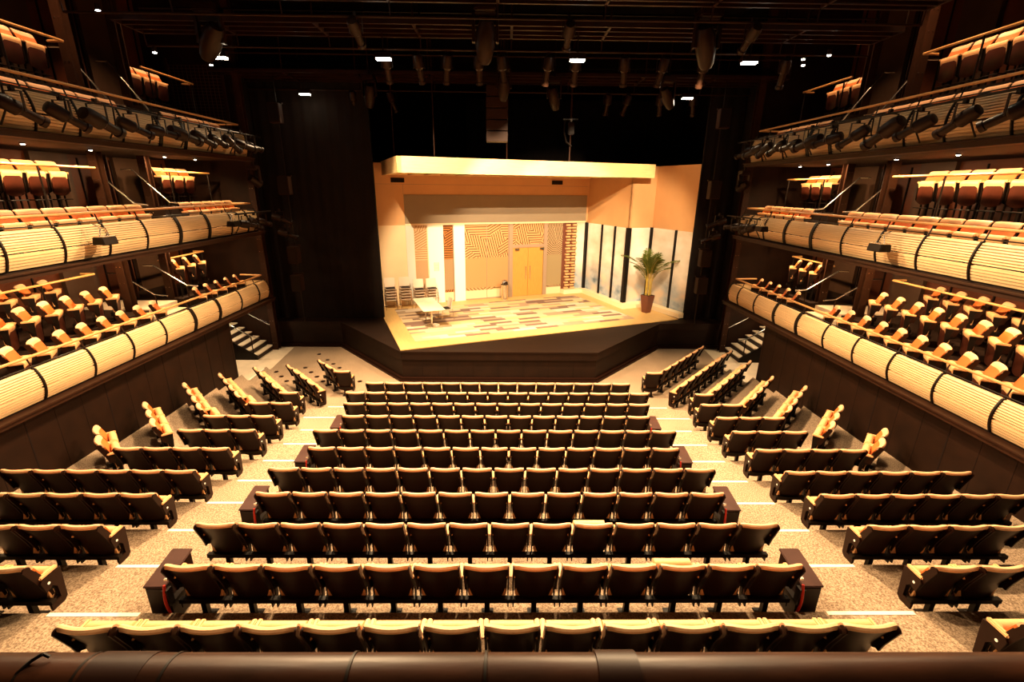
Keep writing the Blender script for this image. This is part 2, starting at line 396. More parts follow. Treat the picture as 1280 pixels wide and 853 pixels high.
# side blocks: (level, straight seats X list at Y, angled start, n right, n left)
ANG = math.radians(47.5)
SIDE = [  # name level Ystraight, n straight, x0, angled start, nR, nL
    (0, 13.42, 1, 4.82, (5.40, 13.84), 6, 2),
    (0, 12.54, 0, 0, (5.46, 12.56), 8, 4),
    (1, 11.58, 1, 5.62, (6.22, 12.04), 6, 4),
    (2, 10.68, 2, 5.40, (6.78, 11.20), 4, 4),
    (3, 9.72, 3, 5.37, (7.12, 10.20), 4, 4),
    (4, 8.80, 3, 5.30, (7.43, 9.13), 3, 3),
    (5, 7.85, 4, 5.30, (7.75, 8.14), 2, 2),
    (6, 6.87, 6, 5.29, None, 0, 0),
    (7, 5.98, 6, 5.29, None, 0, 0),
    (8, 5.04, 5, 5.28, None, 0, 0),
    (9, 4.12, 4, 5.28, None, 0, 0),
    (10, 3.21, 3, 5.28, None, 0, 0)]
SKIPL = {8: 5, 9: 3, 10: 2, 11: 0}
SKIPR = {8: 6, 9: 4, 10: 2, 11: 1}
OPEN = {(-1, 2, 'a', 99), (-1, 4, 'a', 0), (-1, 3, 'a', 0), (-1, 6, 's', 3)}
for ri, (lv, ys, ns, x0, ast, nR, nL) in enumerate(SIDE):
    for s, side, wall in ((1, 'right', 'right-hand'), (-1, 'left', 'left-hand')):
        z = LEV[lv]; k = 0
        lim = (SKIPR if s > 0 else SKIPL).get(ri, ns)
        for j in range(min(ns, lim)):
            k += 1
            seat('tan theatre seat, %s side block, %s row from the stage, %s from the aisle' % (side, ORD[ri + 1], ORD[k]),
                 'seats in the %s side block of the stalls' % side, (s * (x0 + 0.545 * j), ys, z), 0,
                 end=('L' if s > 0 else 'R') if j == 0 else None, opened=(s, ri, 's', j) in OPEN)
        if ast:
            for j in range(nR if s > 0 else nL):
                k += 1
                seat('tan angled seat, %s side block, %s row from the stage, %s from the aisle' % (side, ORD[ri + 1], ORD[k]),
                     'seats in the %s side block of the stalls' % side, (s * (ast[0] + 0.377 * j), ast[1] + 0.412 * j, z), s * ANG,
                     end=('L' if s > 0 else 'R') if k == 1 else None, opened=(s, ri, 'a', j) in OPEN)

# aisle end boxes with red straps beside rows 4, 6, 8, 10
for i in (3, 5, 7, 9):
    for s, side in ((-1, 'left'), (1, 'right')):
        x = s * ((CN[i] - 1) / 2 * PITCH + 0.27); y = rowY(i); z = LEV[i]
        t = thing('seat_end_box', 'brown vinyl end box with red strap, %s end of centre row %s from the stage' % (side, ['', '', '', 'four', '', 'six', '', 'eight', '', 'ten'][i]),
                  'box', (x, y, z), 0, 'end boxes beside the centre block')
        b = B(); b.extr([(0.10, 0.0), (0.10, 0.50), (0.62, 0.56), (0.62, 0.30), (0.56, 0.0)], lambda a, c, tt: (s * tt, a, c), 0.10, 0.31)
        b.build('body', M['shell'], t, bevel=0.012)
        b = B(); b.extr([(0.09, 0.505), (0.60, 0.572), (0.63, 0.59), (0.60, 0.60), (0.09, 0.53)], lambda a, c, tt: (s * tt, a, c), 0.07, 0.32)
        b.build('padded_top', M['boxtop'], t, bevel=0.008)
        b = B()
        for k in range(7):
            a = k / 6
            p = [(0.085 - 0.035 * math.sin(PI * a), 0.56 - 0.42 * a)]
            q = [(0.085 - 0.035 * math.sin(PI * (a + 1 / 6)), 0.56 - 0.42 * (a + 1 / 6))]
            if k < 6: b.cyl((s * 0.065, p[0][0], p[0][1]), (s * 0.065, q[0][0], q[0][1]), 0.016, n=8)
        b.build('strap', M['red'], t, smooth=True)['label'] = 'bright red strap'
        b = B(); b.box(s * 0.03, s * 0.10, 0.08, 0.5, 0.02, 0.30); b.box(s * 0.03, s * 0.10, 0.06, 0.14, 0.28, 0.50)
        b.build('bracket', M['black'], t)
        b = B(); b.box(s * 0.035, s * 0.075, 0.11, 0.14, 0.60, 0.625)
        b.build('catch', M['chrome'], t)

# ------------------------------------------------------------------ stalls floor and steps
HW = 8.6
b = B(); b.box(-12.5, 12.5, -1, 30, -0.3, 0.0)
struct('floor', b, M['carpet'], 'flat speckled beige carpet in front of the stage', 'floor')
edges = []
Yn = [12.56, 11.64, 10.70, 9.78, 8.86, 7.91, 6.99, 6.06, 5.12, 4.19]
for k in range(10):
    Y = Yn[k]; xb = 5.41 + 0.41 * k; z0, z1 = LEV[k], LEV[k + 1]
    if xb < 8.3:
        # angled part runs until the wall (or the cross aisle edge for the lowest step)
        xe = 8.32 if k == 0 else HW
        ye = Y + (xe - xb) * 0.412 / 0.377
        right = [(xb, Y), (xe, ye)]
        if k == 0: right = [(xb, Y), (xe, ye)]; tail = [(xe, 14.5), (HW, 14.5)] if ye > 14.5 else []
        else: tail = []
        pts = right + tail + [(HW, -1)]
    else:
        pts = [(HW, Y), (HW, -1)]
    poly = [(-a, c) for a, c in reversed(pts)] + pts
    b = B(); b.prism(poly, z0 - 0.001, z1)
    struct('floor', b, M['carpet'], 'speckled beige carpeted step, %s up from the stage floor' % ORD[k + 1], 'step')
for k in range(10):
    Y = Yn[k]; z = LEV[k + 1]; n0, n1 = CN[min(10, k)], CN[k + 1]
    xi = (max(n0, n1)) / 2 * PITCH + (0.22 if k in (2, 3, 4, 5, 6, 7, 8, 9) else 0.05)
    xi = {0: 4.2, 1: 4.0, 2: 3.95, 3: 4.0, 4: 4.0, 5: 3.95, 6: 3.95, 7: 3.95, 8: 3.95, 9: 3.95}[k]
    xo = 4.98
    if k == 1: xo = 5.3
    for s, side in ((-1, 'left'), (1, 'right')):
        b = B(); b.box(s * xi, s * xo, Y - 0.045, Y + 0.004, z - 0.03, z + 0.004)
        tag(b.build('step_nosing', M['nosing']), 'white nosing on the %s aisle, step %s up from the stage' % (side, ORD[k + 1]), 'step edge', 'white aisle step nosings', 'structure')
for s, side in ((-1, 'left'), (1, 'right')):
    b = B(); b.box(s * 8.27, s * 8.33, 14.5, 15.55, 0.085, 0.119)
    tag(b.build('step_nosing', M['nosing']), 'white edge strip of the low step by the %s wall corner' % side, 'step edge', None, 'structure')
    # pale landing at the foot of the side stairs
    b = B(); b.prism([(s * 8.33, 14.5), (s * 12.4, 14.5), (s * 12.4, 18.2), (s * 8.4, 18.2), (s * 8.2, 15.9)], 0.0, 0.006)
    struct('floor', b, M['landing'], 'pale smooth landing at the foot of the %s side stairs' % side, 'floor')

# sockets of removed seats
SOCK = [(-7.08, 17.39), (-6.53, 16.76), (-6.16, 16.34), (-5.8, 15.94), (-7.03, 15.94), (-6.65, 15.5), (-6.29, 15.09), (-5.93, 14.7), (-7.88, 15.52), (-7.51, 15.1), (-7.15, 14.7), (-4.7, 14.7),
        (6.05, 15.7), (5.7, 15.3), (5.35, 14.9)]
sm = B().cyl((0, 0, 0.0), (0, 0, 0.012), 0.075, n=16).mesh('floor_socket', M['shell'])
for i, (x, y) in enumerate(SOCK):
    o = obj('floor_socket', sm, None, (x, y, 0.0))
    tag(o, 'small round dark seat socket in the carpet before the %s of the stage' % ('left wing' if x < 0 else 'right wing'), 'socket', 'floor sockets %s' % ('left' if x < 0 else 'right'))

# lower side walls
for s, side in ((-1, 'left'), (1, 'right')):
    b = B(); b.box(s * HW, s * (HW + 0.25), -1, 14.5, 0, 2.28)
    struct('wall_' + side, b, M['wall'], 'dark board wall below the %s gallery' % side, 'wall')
    b = B(); y = 3.0
    while y < 14.4:
        b.box(s * (HW - 0.004), s * (HW + 0.01), y, y + (0.022 if int(y / 0.6) % 3 == 0 else 0.008), 0.0, 2.25); y += 0.6
    struct('trim_1', b, M['seam'], 'upright board joints of the %s stalls wall' % side, 'joint')

# ------------------------------------------------------------------ side stairs
for s, side in ((-1, 'left'), (1, 'right')):
    t = thing('side_stair', 'black open stair with pale treads rising beside the %s end of the stage' % side, 'stair', (s * 8.9, 16.7, 0))
    for k in range(7):
        b = B(); x0 = 0.22 + 0.26 * k; b.box(s * x0, s * (x0 + 0.25), 0.06, 1.35, 0.18 * (k + 1) - 0.03, 0.18 * (k + 1))
        b.build('tread', M['landing'], t)
        b = B(); b.box(s * (x0 - 0.012), s * (x0 + 0.01), 0.04, 1.37, 0.18 * k + 0.01, 0.18 * (k + 1) - 0.03)
        b.build('riser', M['shell'], t)
    b = B(); b.extr([(0.2, 0.0), (0.2, 0.17), (2.04, 1.3), (2.04, 0)], lambda a, c, tt: (s * a, tt, c), 0.0, 0.04)
    b.build('stringer', M['black'], t)
    for yy in (0.0, 1.42):
        b = B(); b.tube([(s * 2.0, yy, 1.95), (s * 0.35, yy, 0.95 if yy < 1 else 1.0), (s * 0.05, yy, 0.88 if yy < 1 else 0.93)], 0.022)
        r = b.build('handrail', M['chrome'], t, smooth=True); r['label'] = 'bright steel handrail'
        b = B(); b.cyl((s * 0.33, yy, 0.0), (s * 0.33, yy, 0.94), 0.018); b.build('rail_post', M['black'], r)

# ------------------------------------------------------------------ stage
SH = 1.05
poly = [(-3.3, 14.78), (3.3, 14.78), (6.5, 18.4), (9.1, 18.4), (9.1, 27), (-9.1, 27), (-9.1, 18.4), (-6.5, 18.4)]
b = B(); b.prism(poly, SH - 0.05, SH)
struct('floor', b, M['stage'], 'black boarded stage floor around the set', 'stage')
def inset(d): return [(-3.3 + d * .4, 14.78 + d), (3.3 - d * .4, 14.78 + d), (6.5 - d * .4, 18.4 + d), (9.1, 18.4 + d), (9.1, 27), (-9.1, 27), (-9.1, 18.4 + d), (-6.5 + d * .4, 18.4 + d)]
b = B(); b.prism(inset(0.02), SH - 0.30, SH - 0.05)
struct('trim_2', b, M['stageface'], 'upper fascia board of the stage front', 'stage front')
b = B(); b.prism(inset(0.07), 0.10, SH - 0.30)
struct('trim_3', b, M['stageface'], 'recessed lower face of the stage front', 'stage front')
b = B(); b.prism(inset(-0.10), 0, 0.055); b.prism(inset(-0.03), 0.05, 0.12)
struct('trim_4', b, M['shell'], 'stepped dark skirting along the foot of the stage', 'skirting')
b = B()
for x in [-2.6 + 0.85 * k for k in range(7)]: b.box(x, x + 0.012, 14.842, 14.86, 0.12, SH - 0.3)
struct('trim_5', b, M['seam'], 'panel joints on the stage front', 'joint')

# ------------------------------------------------------------------ the set (local frame u,v turned 21 degrees)
TH = math.radians(21.0); OX, OY = -3.30, 14.86
SO = (OX, OY, 0)
def W(u, v, z=0): return (OX + u * math.cos(TH) - v * math.sin(TH), OY + u * math.sin(TH) + v * math.cos(TH), z)
def sstruct(name, b, m, label, cat, **k): return struct(name, b, m, label, cat, loc=SO, rz=TH, **k)
def sthing(name, label, cat, u, v, z, rz=0, group=None): return thing(name, label, cat, W(u, v, z), TH + rz, group)
FZ = 1.08
b = B(); b.prism([(0, 0), (11.55, 0.05), (11.55, 2.4), (10.4, 2.4), (10.4, 6.4), (0, 6.4)], SH, FZ)
sstruct('floor', b, M['setfloor'], 'blond wood border floor of the stage set', 'floor')
b = B(); b.prism([(0.62, 0.72), (9.9, 0.72), (9.6, 5.55), (0.62, 5.55)], FZ - 0.005, FZ + 0.008)
tag(b.build('plank_carpet', M['planks'], None, loc=SO, rz=TH), 'plank-patterned carpet in cream, tan and mauve across the set floor', 'carpet')
V = 6.33; WT = 4.66; TOP = 7.22
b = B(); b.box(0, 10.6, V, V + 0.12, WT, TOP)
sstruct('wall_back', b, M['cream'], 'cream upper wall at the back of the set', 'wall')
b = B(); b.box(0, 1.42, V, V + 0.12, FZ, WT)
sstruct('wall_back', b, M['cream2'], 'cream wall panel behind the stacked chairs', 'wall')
b = B(); b.box(1.42, 10.5, V - 0.025, V, 4.72, 5.95)
sstruct('trim_6', b, M['greyband'], 'grey painted band above the set windows', 'band')
b = B(); b.box(0.2, 10.5, V - 0.004, V + 0.002, 6.365, 6.38); b.box(1.405, 1.42, V - 0.004, V + 0.002, 5.95, 6.37)
sstruct('trim_7', b, M['frame'], 'thin joint line across the upper set wall', 'joint')
b = B(); b.box(1.42, 10.5, V - 0.03, V + 0.1, 4.64, 4.72)
sstruct('trim_8', b, M['cream2'], 'thin pale rail over the set windows', 'rail')
for n, (u0, u1, m_) in enumerate([(1.42, 1.76, 'bluewhite'), (2.39, 3.09, 'setwhite'), (3.58, 4.10, 'setwhite')]):
    b = B(); b.box(u0, u1, V - 0.06, V + 0.12, FZ, 4.64)
    sstruct('wall_pillar', b, M[m_], ['narrow pale grey pilaster behind the stacked chairs', 'wide white pillar with a paper notice on it', 'white pillar beside the wide patterned window'][n], 'pillar')
b = B(); b.box(2.62, 2.84, V - 0.075, V - 0.06, 2.58, 2.98)
n_ = tag(b.build('wall_notice', M['plaque'], None, loc=SO, rz=TH), 'small pale notice panel fixed to the wide white pillar', 'notice')
b = B()
for zz in (2.72, 2.84): b.box(2.65, 2.81, V - 0.078, V - 0.075, zz, zz + 0.01)
b.box(2.62, 2.63, V - 0.08, V - 0.075, 2.58, 2.98); b.box(2.83, 2.84, V - 0.08, V - 0.075, 2.58, 2.98)
b.build('printed_lines', M['frame'], n_)
for n, (u0, u1, m_, lb) in enumerate([(1.76, 2.39, 'film1', 'narrow set window with faint batten pattern'), (3.09, 3.58, 'film2', 'narrow set window with dark batten pattern'),
                                      (4.10, 6.33, 'film3', 'wide set window with angled batten pattern over frosted glass')]):
    b = B(); b.box(u0, u1, V + 0.04, V + 0.06, FZ, 4.64)
    w = sstruct('window_%d' % (n + 1), b, M[m_], lb, 'window')
    b = B(); b.box(u0, u0 + 0.03, V, V + 0.05, FZ, 4.64); b.box(u1 - 0.03, u1, V, V + 0.05, FZ, 4.64); b.box(u0, u1, V, V + 0.05, FZ, FZ + 0.05)
    if n == 2: b.box(5.2, 5.215, V + 0.02, V + 0.05, FZ, 4.64)
    b.build('window_frame', M['frame' if n else 'cream2'], w)
# door set
d = sthing('double_door', 'yellow oak double doors in a grey frame with a glazed transom', 'door', 0, 0, 0)
b = B(); b.box(6.33, 6.52, V - 0.04, V + 0.1, FZ, 4.64); b.box(8.18, 8.37, V - 0.04, V + 0.1, FZ, 4.64); b.box(6.52, 8.18, V - 0.04, V + 0.1, 3.50, 3.64)
b.build('door_frame', M['frame'], d)
for u0, u1, hs in ((6.53, 7.34, 7.22), (7.355, 8.17, 7.45)):
    b = B(); b.box(u0, u1, V + 0.0, V + 0.05, FZ + 0.01, 3.50)
    lf = b.build('door_leaf', M['door'], d)
    b = B(); b.cyl((hs, V - 0.05, 1.95), (hs, V - 0.05, 2.6), 0.016); b.cyl((hs, V - 0.05, 2.02), (hs, V + 0.01, 2.02), 0.01); b.cyl((hs, V - 0.05, 2.53), (hs, V + 0.01, 2.53), 0.01)
    b.build('pull_handle', M['chrome'], lf, smooth=True)
for u in (6.62, 7.95):
    b = B(); b.box(u, u + 0.22, V - 0.10, V, 3.38, 3.47); b.build('door_closer', M['chrome'], d)
b = B(); b.box(6.52, 8.18, V + 0.02, V + 0.04, 3.64, 4.64)
b.build('transom_glass', M['film3'], d)
b = B(); b.box(8.37, 9.23, V + 0.02, V + 0.04, FZ, 4.64)
w = sstruct('window_4', b, M['film4'], 'tall frosted side light beside the oak doors', 'window')
# ledge-stone column
c_ = sthing('ledge_stone_column', 'column of stepped brown ledge blocks by the corner of the set windows', 'column', 0, 0, 0)
b = B(); b.box(9.23, 10.02, V + 0.03, V + 0.12, 1.28, 4.64)
b.build('backing', M['pot'], c_)
b = B(); rnd = random.Random(3)
z = 1.30; k = 0
while z < 4.6:
    for q, uu in enumerate((9.40, 9.72)):
        o = 0.05 * ((k + q) % 2)
        b.box(uu + o, uu + o + 0.20 + rnd.uniform(0, .05), V - 0.07 - rnd.uniform(0, .03), V + 0.03, z, z + 0.085)
    z += 0.145; k += 1
b.build('ledge_blocks', M['cream'], c_)
b = B(); b.box(10.02, 10.52, V + 0.02, V + 0.04, 1.28, 4.64)
sstruct('window_5', b, M['view'], 'pale blurred glass pane in the corner of the set', 'window')
# right-hand window wall
def vwall(u, v0, v1, z0, z1): return B().box(u, u + 0.1, v0, v1, z0, z1)
sstruct('wall_right', vwall(10.6, 2.72, 6.45, 4.63, TOP), M['cream'], 'cream upper wall over the long window run', 'wall')
b = B(); b.box(10.6, 11.95, 2.72, 2.82, 4.63, TOP)
sstruct('wall_right', b, M['cream'], 'cream upper wall over the stepped return window', 'wall')
b = B(); b.prism([(11.85, 2.72), (11.95, 2.72), (12.05, 0.1), (11.95, 0.1)], 4.63, TOP)
sstruct('wall_right', b, M['cream'], 'cream upper wall over the windows behind the palm', 'wall')
panes = [((10.62, 4.86), (10.62, 6.30)), ((10.62, 3.76), (10.62, 4.82)), ((10.62, 2.76), (10.62, 3.72)), ((10.68, 2.74), (11.84, 2.74)), ((11.86, 2.70), (11.91, 1.18)), ((11.91, 1.12), (11.97, 0.12))]
for n, (p, q) in enumerate(panes):
    b = B(); dx, dy = q[0] - p[0], q[1] - p[1]; L = math.hypot(dx, dy); nx, ny = dy / L * .015, -dx / L * .015
    b.prism([(p[0] + nx, p[1] + ny), (q[0] + nx, q[1] + ny), (q[0] - nx, q[1] - ny), (p[0] - nx, p[1] - ny)], 1.28, 4.63)
    sstruct('window_%d' % (6 + n), b, M['view'], 'tall window pane with a blurred pale view, %s from the set corner' % ORD[n + 1], 'window')
b = B()
for u, v, w_ in ((10.58, 6.30, .10), (10.58, 4.84, .045), (10.58, 3.74, .045), (10.6, 2.72, .09), (11.85, 2.74, .11), (11.91, 1.15, .055)):
    b.box(u - w_, u + w_, v - w_, v + w_, 1.27, 4.64)
sstruct('trim_9', b, M['mullion'], 'black window mullions on the right of the set', 'mullion')
b = B(); b.prism([(9.25, 6.0), (10.30, 6.0), (10.30, 2.3), (11.45, 2.3), (11.62, 0.12), (12.05, 0.12), (11.95, 2.75), (10.65, 2.75), (10.65, 6.4), (9.25, 6.4)], FZ, FZ + 0.2)
sstruct('trim_10', b, M['plinth'], 'low cream plinth under the set windows', 'plinth')
# black edge of the set's right end + backing
# vents
for u in (0.92, 8.52):
    b = B(); b.box(u, u + 0.57, V - 0.03, V + 0.001, 6.44, 6.63)
    tag(b.build('wall_vent', M['mullion'], None, loc=SO, rz=TH), 'black rectangular vent high on the set wall, %s end' % ('left' if u < 3 else 'right'), 'vent')
# canopy
c_ = sthing('wooden_canopy', 'long blond wooden canopy hanging over the set', 'canopy', 0, 0, 0)
b = B(); b.box(0.55, 11.15, 2.0, 2.16, 6.72, 7.25); b.box(0.55, 0.71, 2.0, 6.15, 6.72, 7.25); b.box(0.71, 10.45, 6.0, 6.15, 6.74, 7.22)
b.build('fascia', M['canopy'], c_)
b = B(); b.box(0.7, 10.45, 2.7, 6.0, 7.10, 7.18); b.box(0.7, 11.1, 2.16, 2.7, 7.10, 7.18)
b.build('deck', M['shell'], c_)
b = B()
for k in range(14): b.box(0.9 + 0.69 * k, 1.0 + 0.69 * k, 2.2, 5.95, 6.74, 6.95)
b.build('slats', M['canopy'], c_)
for n, (px_, u) in enumerate([(484, 0.75), (536, 1.9), (622, 4.6), (704, 7.2)]):
    b = B(); p = W(u, 2.2 + (1.5 if n == 0 else 0)); b.cyl((p[0], p[1], 7.2), (p[0], p[1], 11.5), 0.018 if n < 3 else 0.03, n=6)
    o = tag(b.build('hanging_cable', M['post']), 'thin cable holding up the wooden canopy, %s along it' % ORD[n + 1], 'cable', 'canopy cables')
p = W(7.2, 2.2)
t = thing('chain_hoist', 'small black chain hoist on the thick canopy cable', 'hoist', (p[0] - 0.0, p[1] - 0.1, 8.3))
b = B(); b.box(-0.11, 0.11, -0.12, 0.04, -0.1, 0.35); b.build('motor', M['fixture'], t, bevel=0.03)
b = B(); b.box(-0.32, 0.25, -0.02, 0.02, 0.42, 0.47); b.cyl((0, 0, 0.35), (0, 0, 0.45), 0.03); b.build('hook_bar', M['chrome'], t)
b = B(); b.tube([(-0.25, -0.02, 0.4), (-0.26, -0.02, 0.0), (-0.16, -0.02, -0.35), (0.05, -0.02, -0.5)], 0.03); b.build('chain_loop', M['black'], t, smooth=True)

# table
def stage_table():
    t = sthing('white_table', 'cream rectangular table on two round steel bases in the set', 'table', 1.62, 3.08, FZ + 0.008)
    B().box(-0.42, 0.42, -1.12, 1.12, 0.72, 0.75).build('tabletop', M['tabletop'], t, bevel=0.006)
    for y in (-0.55, 0.6):
        b = B(); b.lathe([(0.0, 0.0), (0.30, 0.0), (0.30, 0.015), (0.06, 0.035), (0.035, 0.05), (0.035, 0.72), (0.0, 0.72)], (0, y, 0))
        b.build('pedestal', M['chrome'], t, smooth=True)
stage_table()
# stacking chairs
def chair_meshes():
    b = B(); rings = []
    for i in range(7):
        t_ = -1 + i / 3
        rings.append([(t_ * 0.23, 0.0 + 0.03 * t_ * t_ + 0.05, 0.50), (t_ * 0.23, -0.03 + 0.04 * t_ * t_, 0.86), (t_ * 0.225, -0.015 + 0.04 * t_ * t_, 0.87), (t_ * 0.23, 0.02 + 0.03 * t_ * t_ + 0.05, 0.50)])
    b.loft(rings); back = b.mesh('chair_back', M['chairback'], smooth=True)
    b = B(); b.box(-0.22, 0.22, 0.05, 0.48, 0.435, 0.45); b.box(-0.20, 0.20, 0.03, 0.08, 0.44, 0.52); sh = b.mesh('chair_shell', M['chairback'], bevel=0.006)
    b = B(); b.box(-0.20, 0.20, 0.08, 0.46, 0.45, 0.475); pad = b.mesh('chair_pad', M['pad'], bevel=0.01)
    legs = []
    for x, y in ((-0.22, 0.02), (0.22, 0.02), (-0.22, 0.44), (0.22, 0.44)):
        b = B(); b.tube([(x * 1.08, y + (0.05 if y > .2 else -0.05), 0.0), (x, y, 0.43)], 0.011, n=8); legs.append(b.mesh('chair_leg', M['chrome'], smooth=True))
    b = B(); b.tube([(-0.22, 0.02, 0.42), (-0.22, 0.44, 0.42), (0.22, 0.44, 0.42), (0.22, 0.02, 0.42), (-0.22, 0.02, 0.42)], 0.009, n=6); rail = b.mesh('chair_rail', M['chrome'], smooth=True)
    return back, sh, pad, legs, rail
CM = chair_meshes()
def stack_chair(label, u, v, z, rz, group, pad=True):
    t = sthing('stacking_chair', label, 'chair', u, v, z, rz, group)
    obj('backrest', CM[0], t); obj('seat', CM[1], t)
    if pad: obj('seat_pad', CM[2], t)['label'] = 'dark seat pad'
    for l in CM[3]: obj('leg', l, t)
    obj('seat_frame', CM[4], t)
for n, (u, nc) in enumerate(((0.50, 5), (1.14, 5), (1.76, 4), (2.34, 4))):
    for k in range(nc):
        stack_chair('white stacking chair%s, %s stack from the left, %s from the floor' % (' with dark pad' if k == nc - 1 else '', ORD[n + 1], ORD[k + 1]), u, 5.95 - 0.03 * k, FZ + 0.13 * k, PI, 'stacked chairs by the set wall', k == nc - 1)
stack_chair('white chair with dark pad drawn up to the right side of the table', 2.62, 3.35, FZ, PI / 2 + 0.1, None)
# bin
t = sthing('steel_bin', 'brushed steel dome-topped bin beside the oak doors', 'bin', 5.93, 5.85, FZ)
B().lathe([(0, 0), (0.17, 0), (0.17, 0.74), (0.175, 0.75), (0, 0.75)]).build('body', M['chrome'], t, smooth=True)
B().lathe([(0.178, 0.74), (0.178, 0.79), (0.0, 0.79)]).build('collar', M['black'], t, smooth=True)
B().lathe([(0.175, 0.79), (0.165, 0.87), (0.12, 0.95), (0.05, 0.985), (0, 0.99)]).build('dome_lid', M['chrome'], t, smooth=True)
B().box(-0.09, 0.09, -0.178, -0.12, 0.80, 0.90).build('flap', M['black'], t)
# potted palm
t = sthing('potted_palm', 'tall green palm in a tapered brown planter beside the set windows', 'plant', 10.97, 1.45, FZ, math.radians(12))
b = B(); b.loft([[(x * 0.14, y * 0.14, 0) for x, y in ((-1, -1), (1, -1), (1, 1), (-1, 1))], [(x * 0.22, y * 0.22, 0.78) for x, y in ((-1, -1), (1, -1), (1, 1), (-1, 1))]])
b.build('planter', M['pot'], t, bevel=0.008)
B().box(-0.2, 0.2, -0.2, 0.2, 0.772, 0.79).build('soil', M['soil'], t)
rnd = random.Random(11); bs = B(); bl = B()
for k in range(16):
    a = 2 * PI * k / 16 + rnd.uniform(-.2, .2); bend = rnd.uniform(0.45, 1.15); h = rnd.uniform(1.35, 2.15)
    if k % 4 == 0: bend *= 0.4; h = 1.9
    base = Vector((math.cos(a) * 0.07, math.sin(a) * 0.07, 0.78)); pts = []
    for q in range(15):
        s_ = q / 14
        r = 0.05 + bend * max(0, s_ - 0.32) ** 1.5 * 1.9
        zz = h * (s_ ** 0.85) - 0.75 * bend * max(0, s_ - 0.55) ** 2 * 2.2
        pts.append(base + Vector((math.cos(a) * r, math.sin(a) * r, zz)))
    for q in range(14): bs.cyl(pts[q], pts[q + 1], 0.016 * (1 - q / 15), 0.016 * (1 - (q + 1) / 15), n=5, caps=False)
    for q in range(6, 14):
        for m in range(3):
            f = q + m / 3
            if f >= 14: break
            p = pts[int(f)].lerp(pts[min(14, int(f) + 1)], f - int(f)); d = (pts[min(14, q + 1)] - pts[q]).normalized()
            side = d.cross(Vector((0, 0, 1))).normalized()
            ln = 0.36 * math.sin(PI * (0.12 + 0.85 * (f - 6) / 8)) + 0.06
            for sg in (-1, 1):
                tip = p + side * sg * ln * 0.75 + d * ln * 0.6 + Vector((0, 0, -0.10 * ln + rnd.uniform(-.03, .03)))
                mid = p.lerp(tip, 0.45) + Vector((0, 0, 0.03)); wd = d * 0.017
                bl.add([p - wd * .4, p + wd * .4, mid + wd, tip, mid - wd], [(0, 1, 2, 3, 4)])
bs.build('stems', M['stem'], t, smooth=True); lf = bl.build('fronds', M['leaf'], t); lf['kind'] = 'stuff'

# ------------------------------------------------------------------ drapes and stage house
def drape(x0, x1, y, z0, z1, label):
    b = B(); n = max(2, int((x1 - x0) / 0.12)); top = []
    f = [(x0 + (x1 - x0) * i / n, y + 0.03 * math.sin(i * 1.9)) for i in range(n + 1)]
    poly = f + [(x1, y + 0.12), (x0, y + 0.12)]
    b.prism(poly, z0, z1)
    struct('wall_drape', b, M['drape'], label, 'drape', smooth=True)
drape(-9.1, -4.86, 18.98, SH, 11.5, 'black masking drape on the left of the stage')
drape(7.75, 9.1, 19.2, SH, 11.5, 'black masking drape on the right of the stage')
b = B(); b.box(-12.5, 12.5, 27, 27.2, 0, 13)
struct('wall_back', b, M['drape'], 'black wall behind the set', 'wall')
drape(-1.8, 9.0, 25.6, SH, 10.4, 'dim black backcloth above and behind the set')
for s in (-1, 1):
    b = B(); b.box(s * 9.15, s * 9.3, 18.35, 27, 0, 13)
    struct('wall_wing', b, M['drape'], 'black %s wing wall of the stage' % ('right' if s > 0 else 'left'), 'wall')
b = B(); b.box(-12.5, 12.5, -2, 27.2, 12.6, 12.8)
struct('ceiling', b, M['ceil'], 'black technical ceiling', 'ceiling')

# ------------------------------------------------------------------ galleries
TIERS = [  # name, deck z, bottom z, panel top z, rail z, row2 deck z, railbackz, back x
    dict(n='lowest', deck=2.41, bot=2.36, top=2.98, rail=3.20, d2=2.84),
    dict(n='middle', deck=4.88, bot=4.76, top=5.44, rail=5.67, d2=5.60),
    dict(n='top', deck=7.27, bot=7.16, top=7.88, rail=8.13, d2=8.35)]
YE = 17.0; Y0 = 4.5
BR = {0: [8.22, 9.35, 10.43, 11.53, 12.72, 13.9, 15.12, 16.27, 7.08, 5.95],
      1: [8.26, 9.4, 10.5, 11.63, 12.84, 14.12, 15.3, 16.3, 7.1, 5.95],
      2: [8.3, 9.55, 10.5, 11.64, 12.84, 13.8, 15.0, 16.2, 7.1, 5.95]}
def gprof(bot, top):
    """bulged front with slat grooves, outward distance from hall axis and height"""
    H = top - bot; out = []; inn = []
    def a_of(h): return 8.54 - 0.12 * math.sin(PI * (0.06 + 0.86 * h)) ** 0.9 + 0.03 * h
    split = 0.44
    def seg(h0, h1, n, groove):
        pr = []
        for i in range(n):
            ha = h0 + (h1 - h0) * i / n; hb = h0 + (h1 - h0) * (i + 1) / n
            pr.append((a_of(ha), bot + H * ha)); pr.append((a_of(hb - groove), bot + H * (hb - groove)))
            pr.append((a_of(hb - groove) + 0.035, bot + H * (hb - groove * .95))); pr.append((a_of(hb) + 0.035, bot + H * hb - 0.0005))
        back = [(a_of(h1) + 0.05, bot + H * h1), (a_of((h0 + h1) / 2) + 0.05, bot + H * (h0 + h1) / 2), (a_of(h0) + 0.05, bot + H * h0)]
        return pr + back
    return seg(0.02, split - 0.02, 5, 0.016), seg(split + 0.02, 1.0, 8, 0.024), a_of
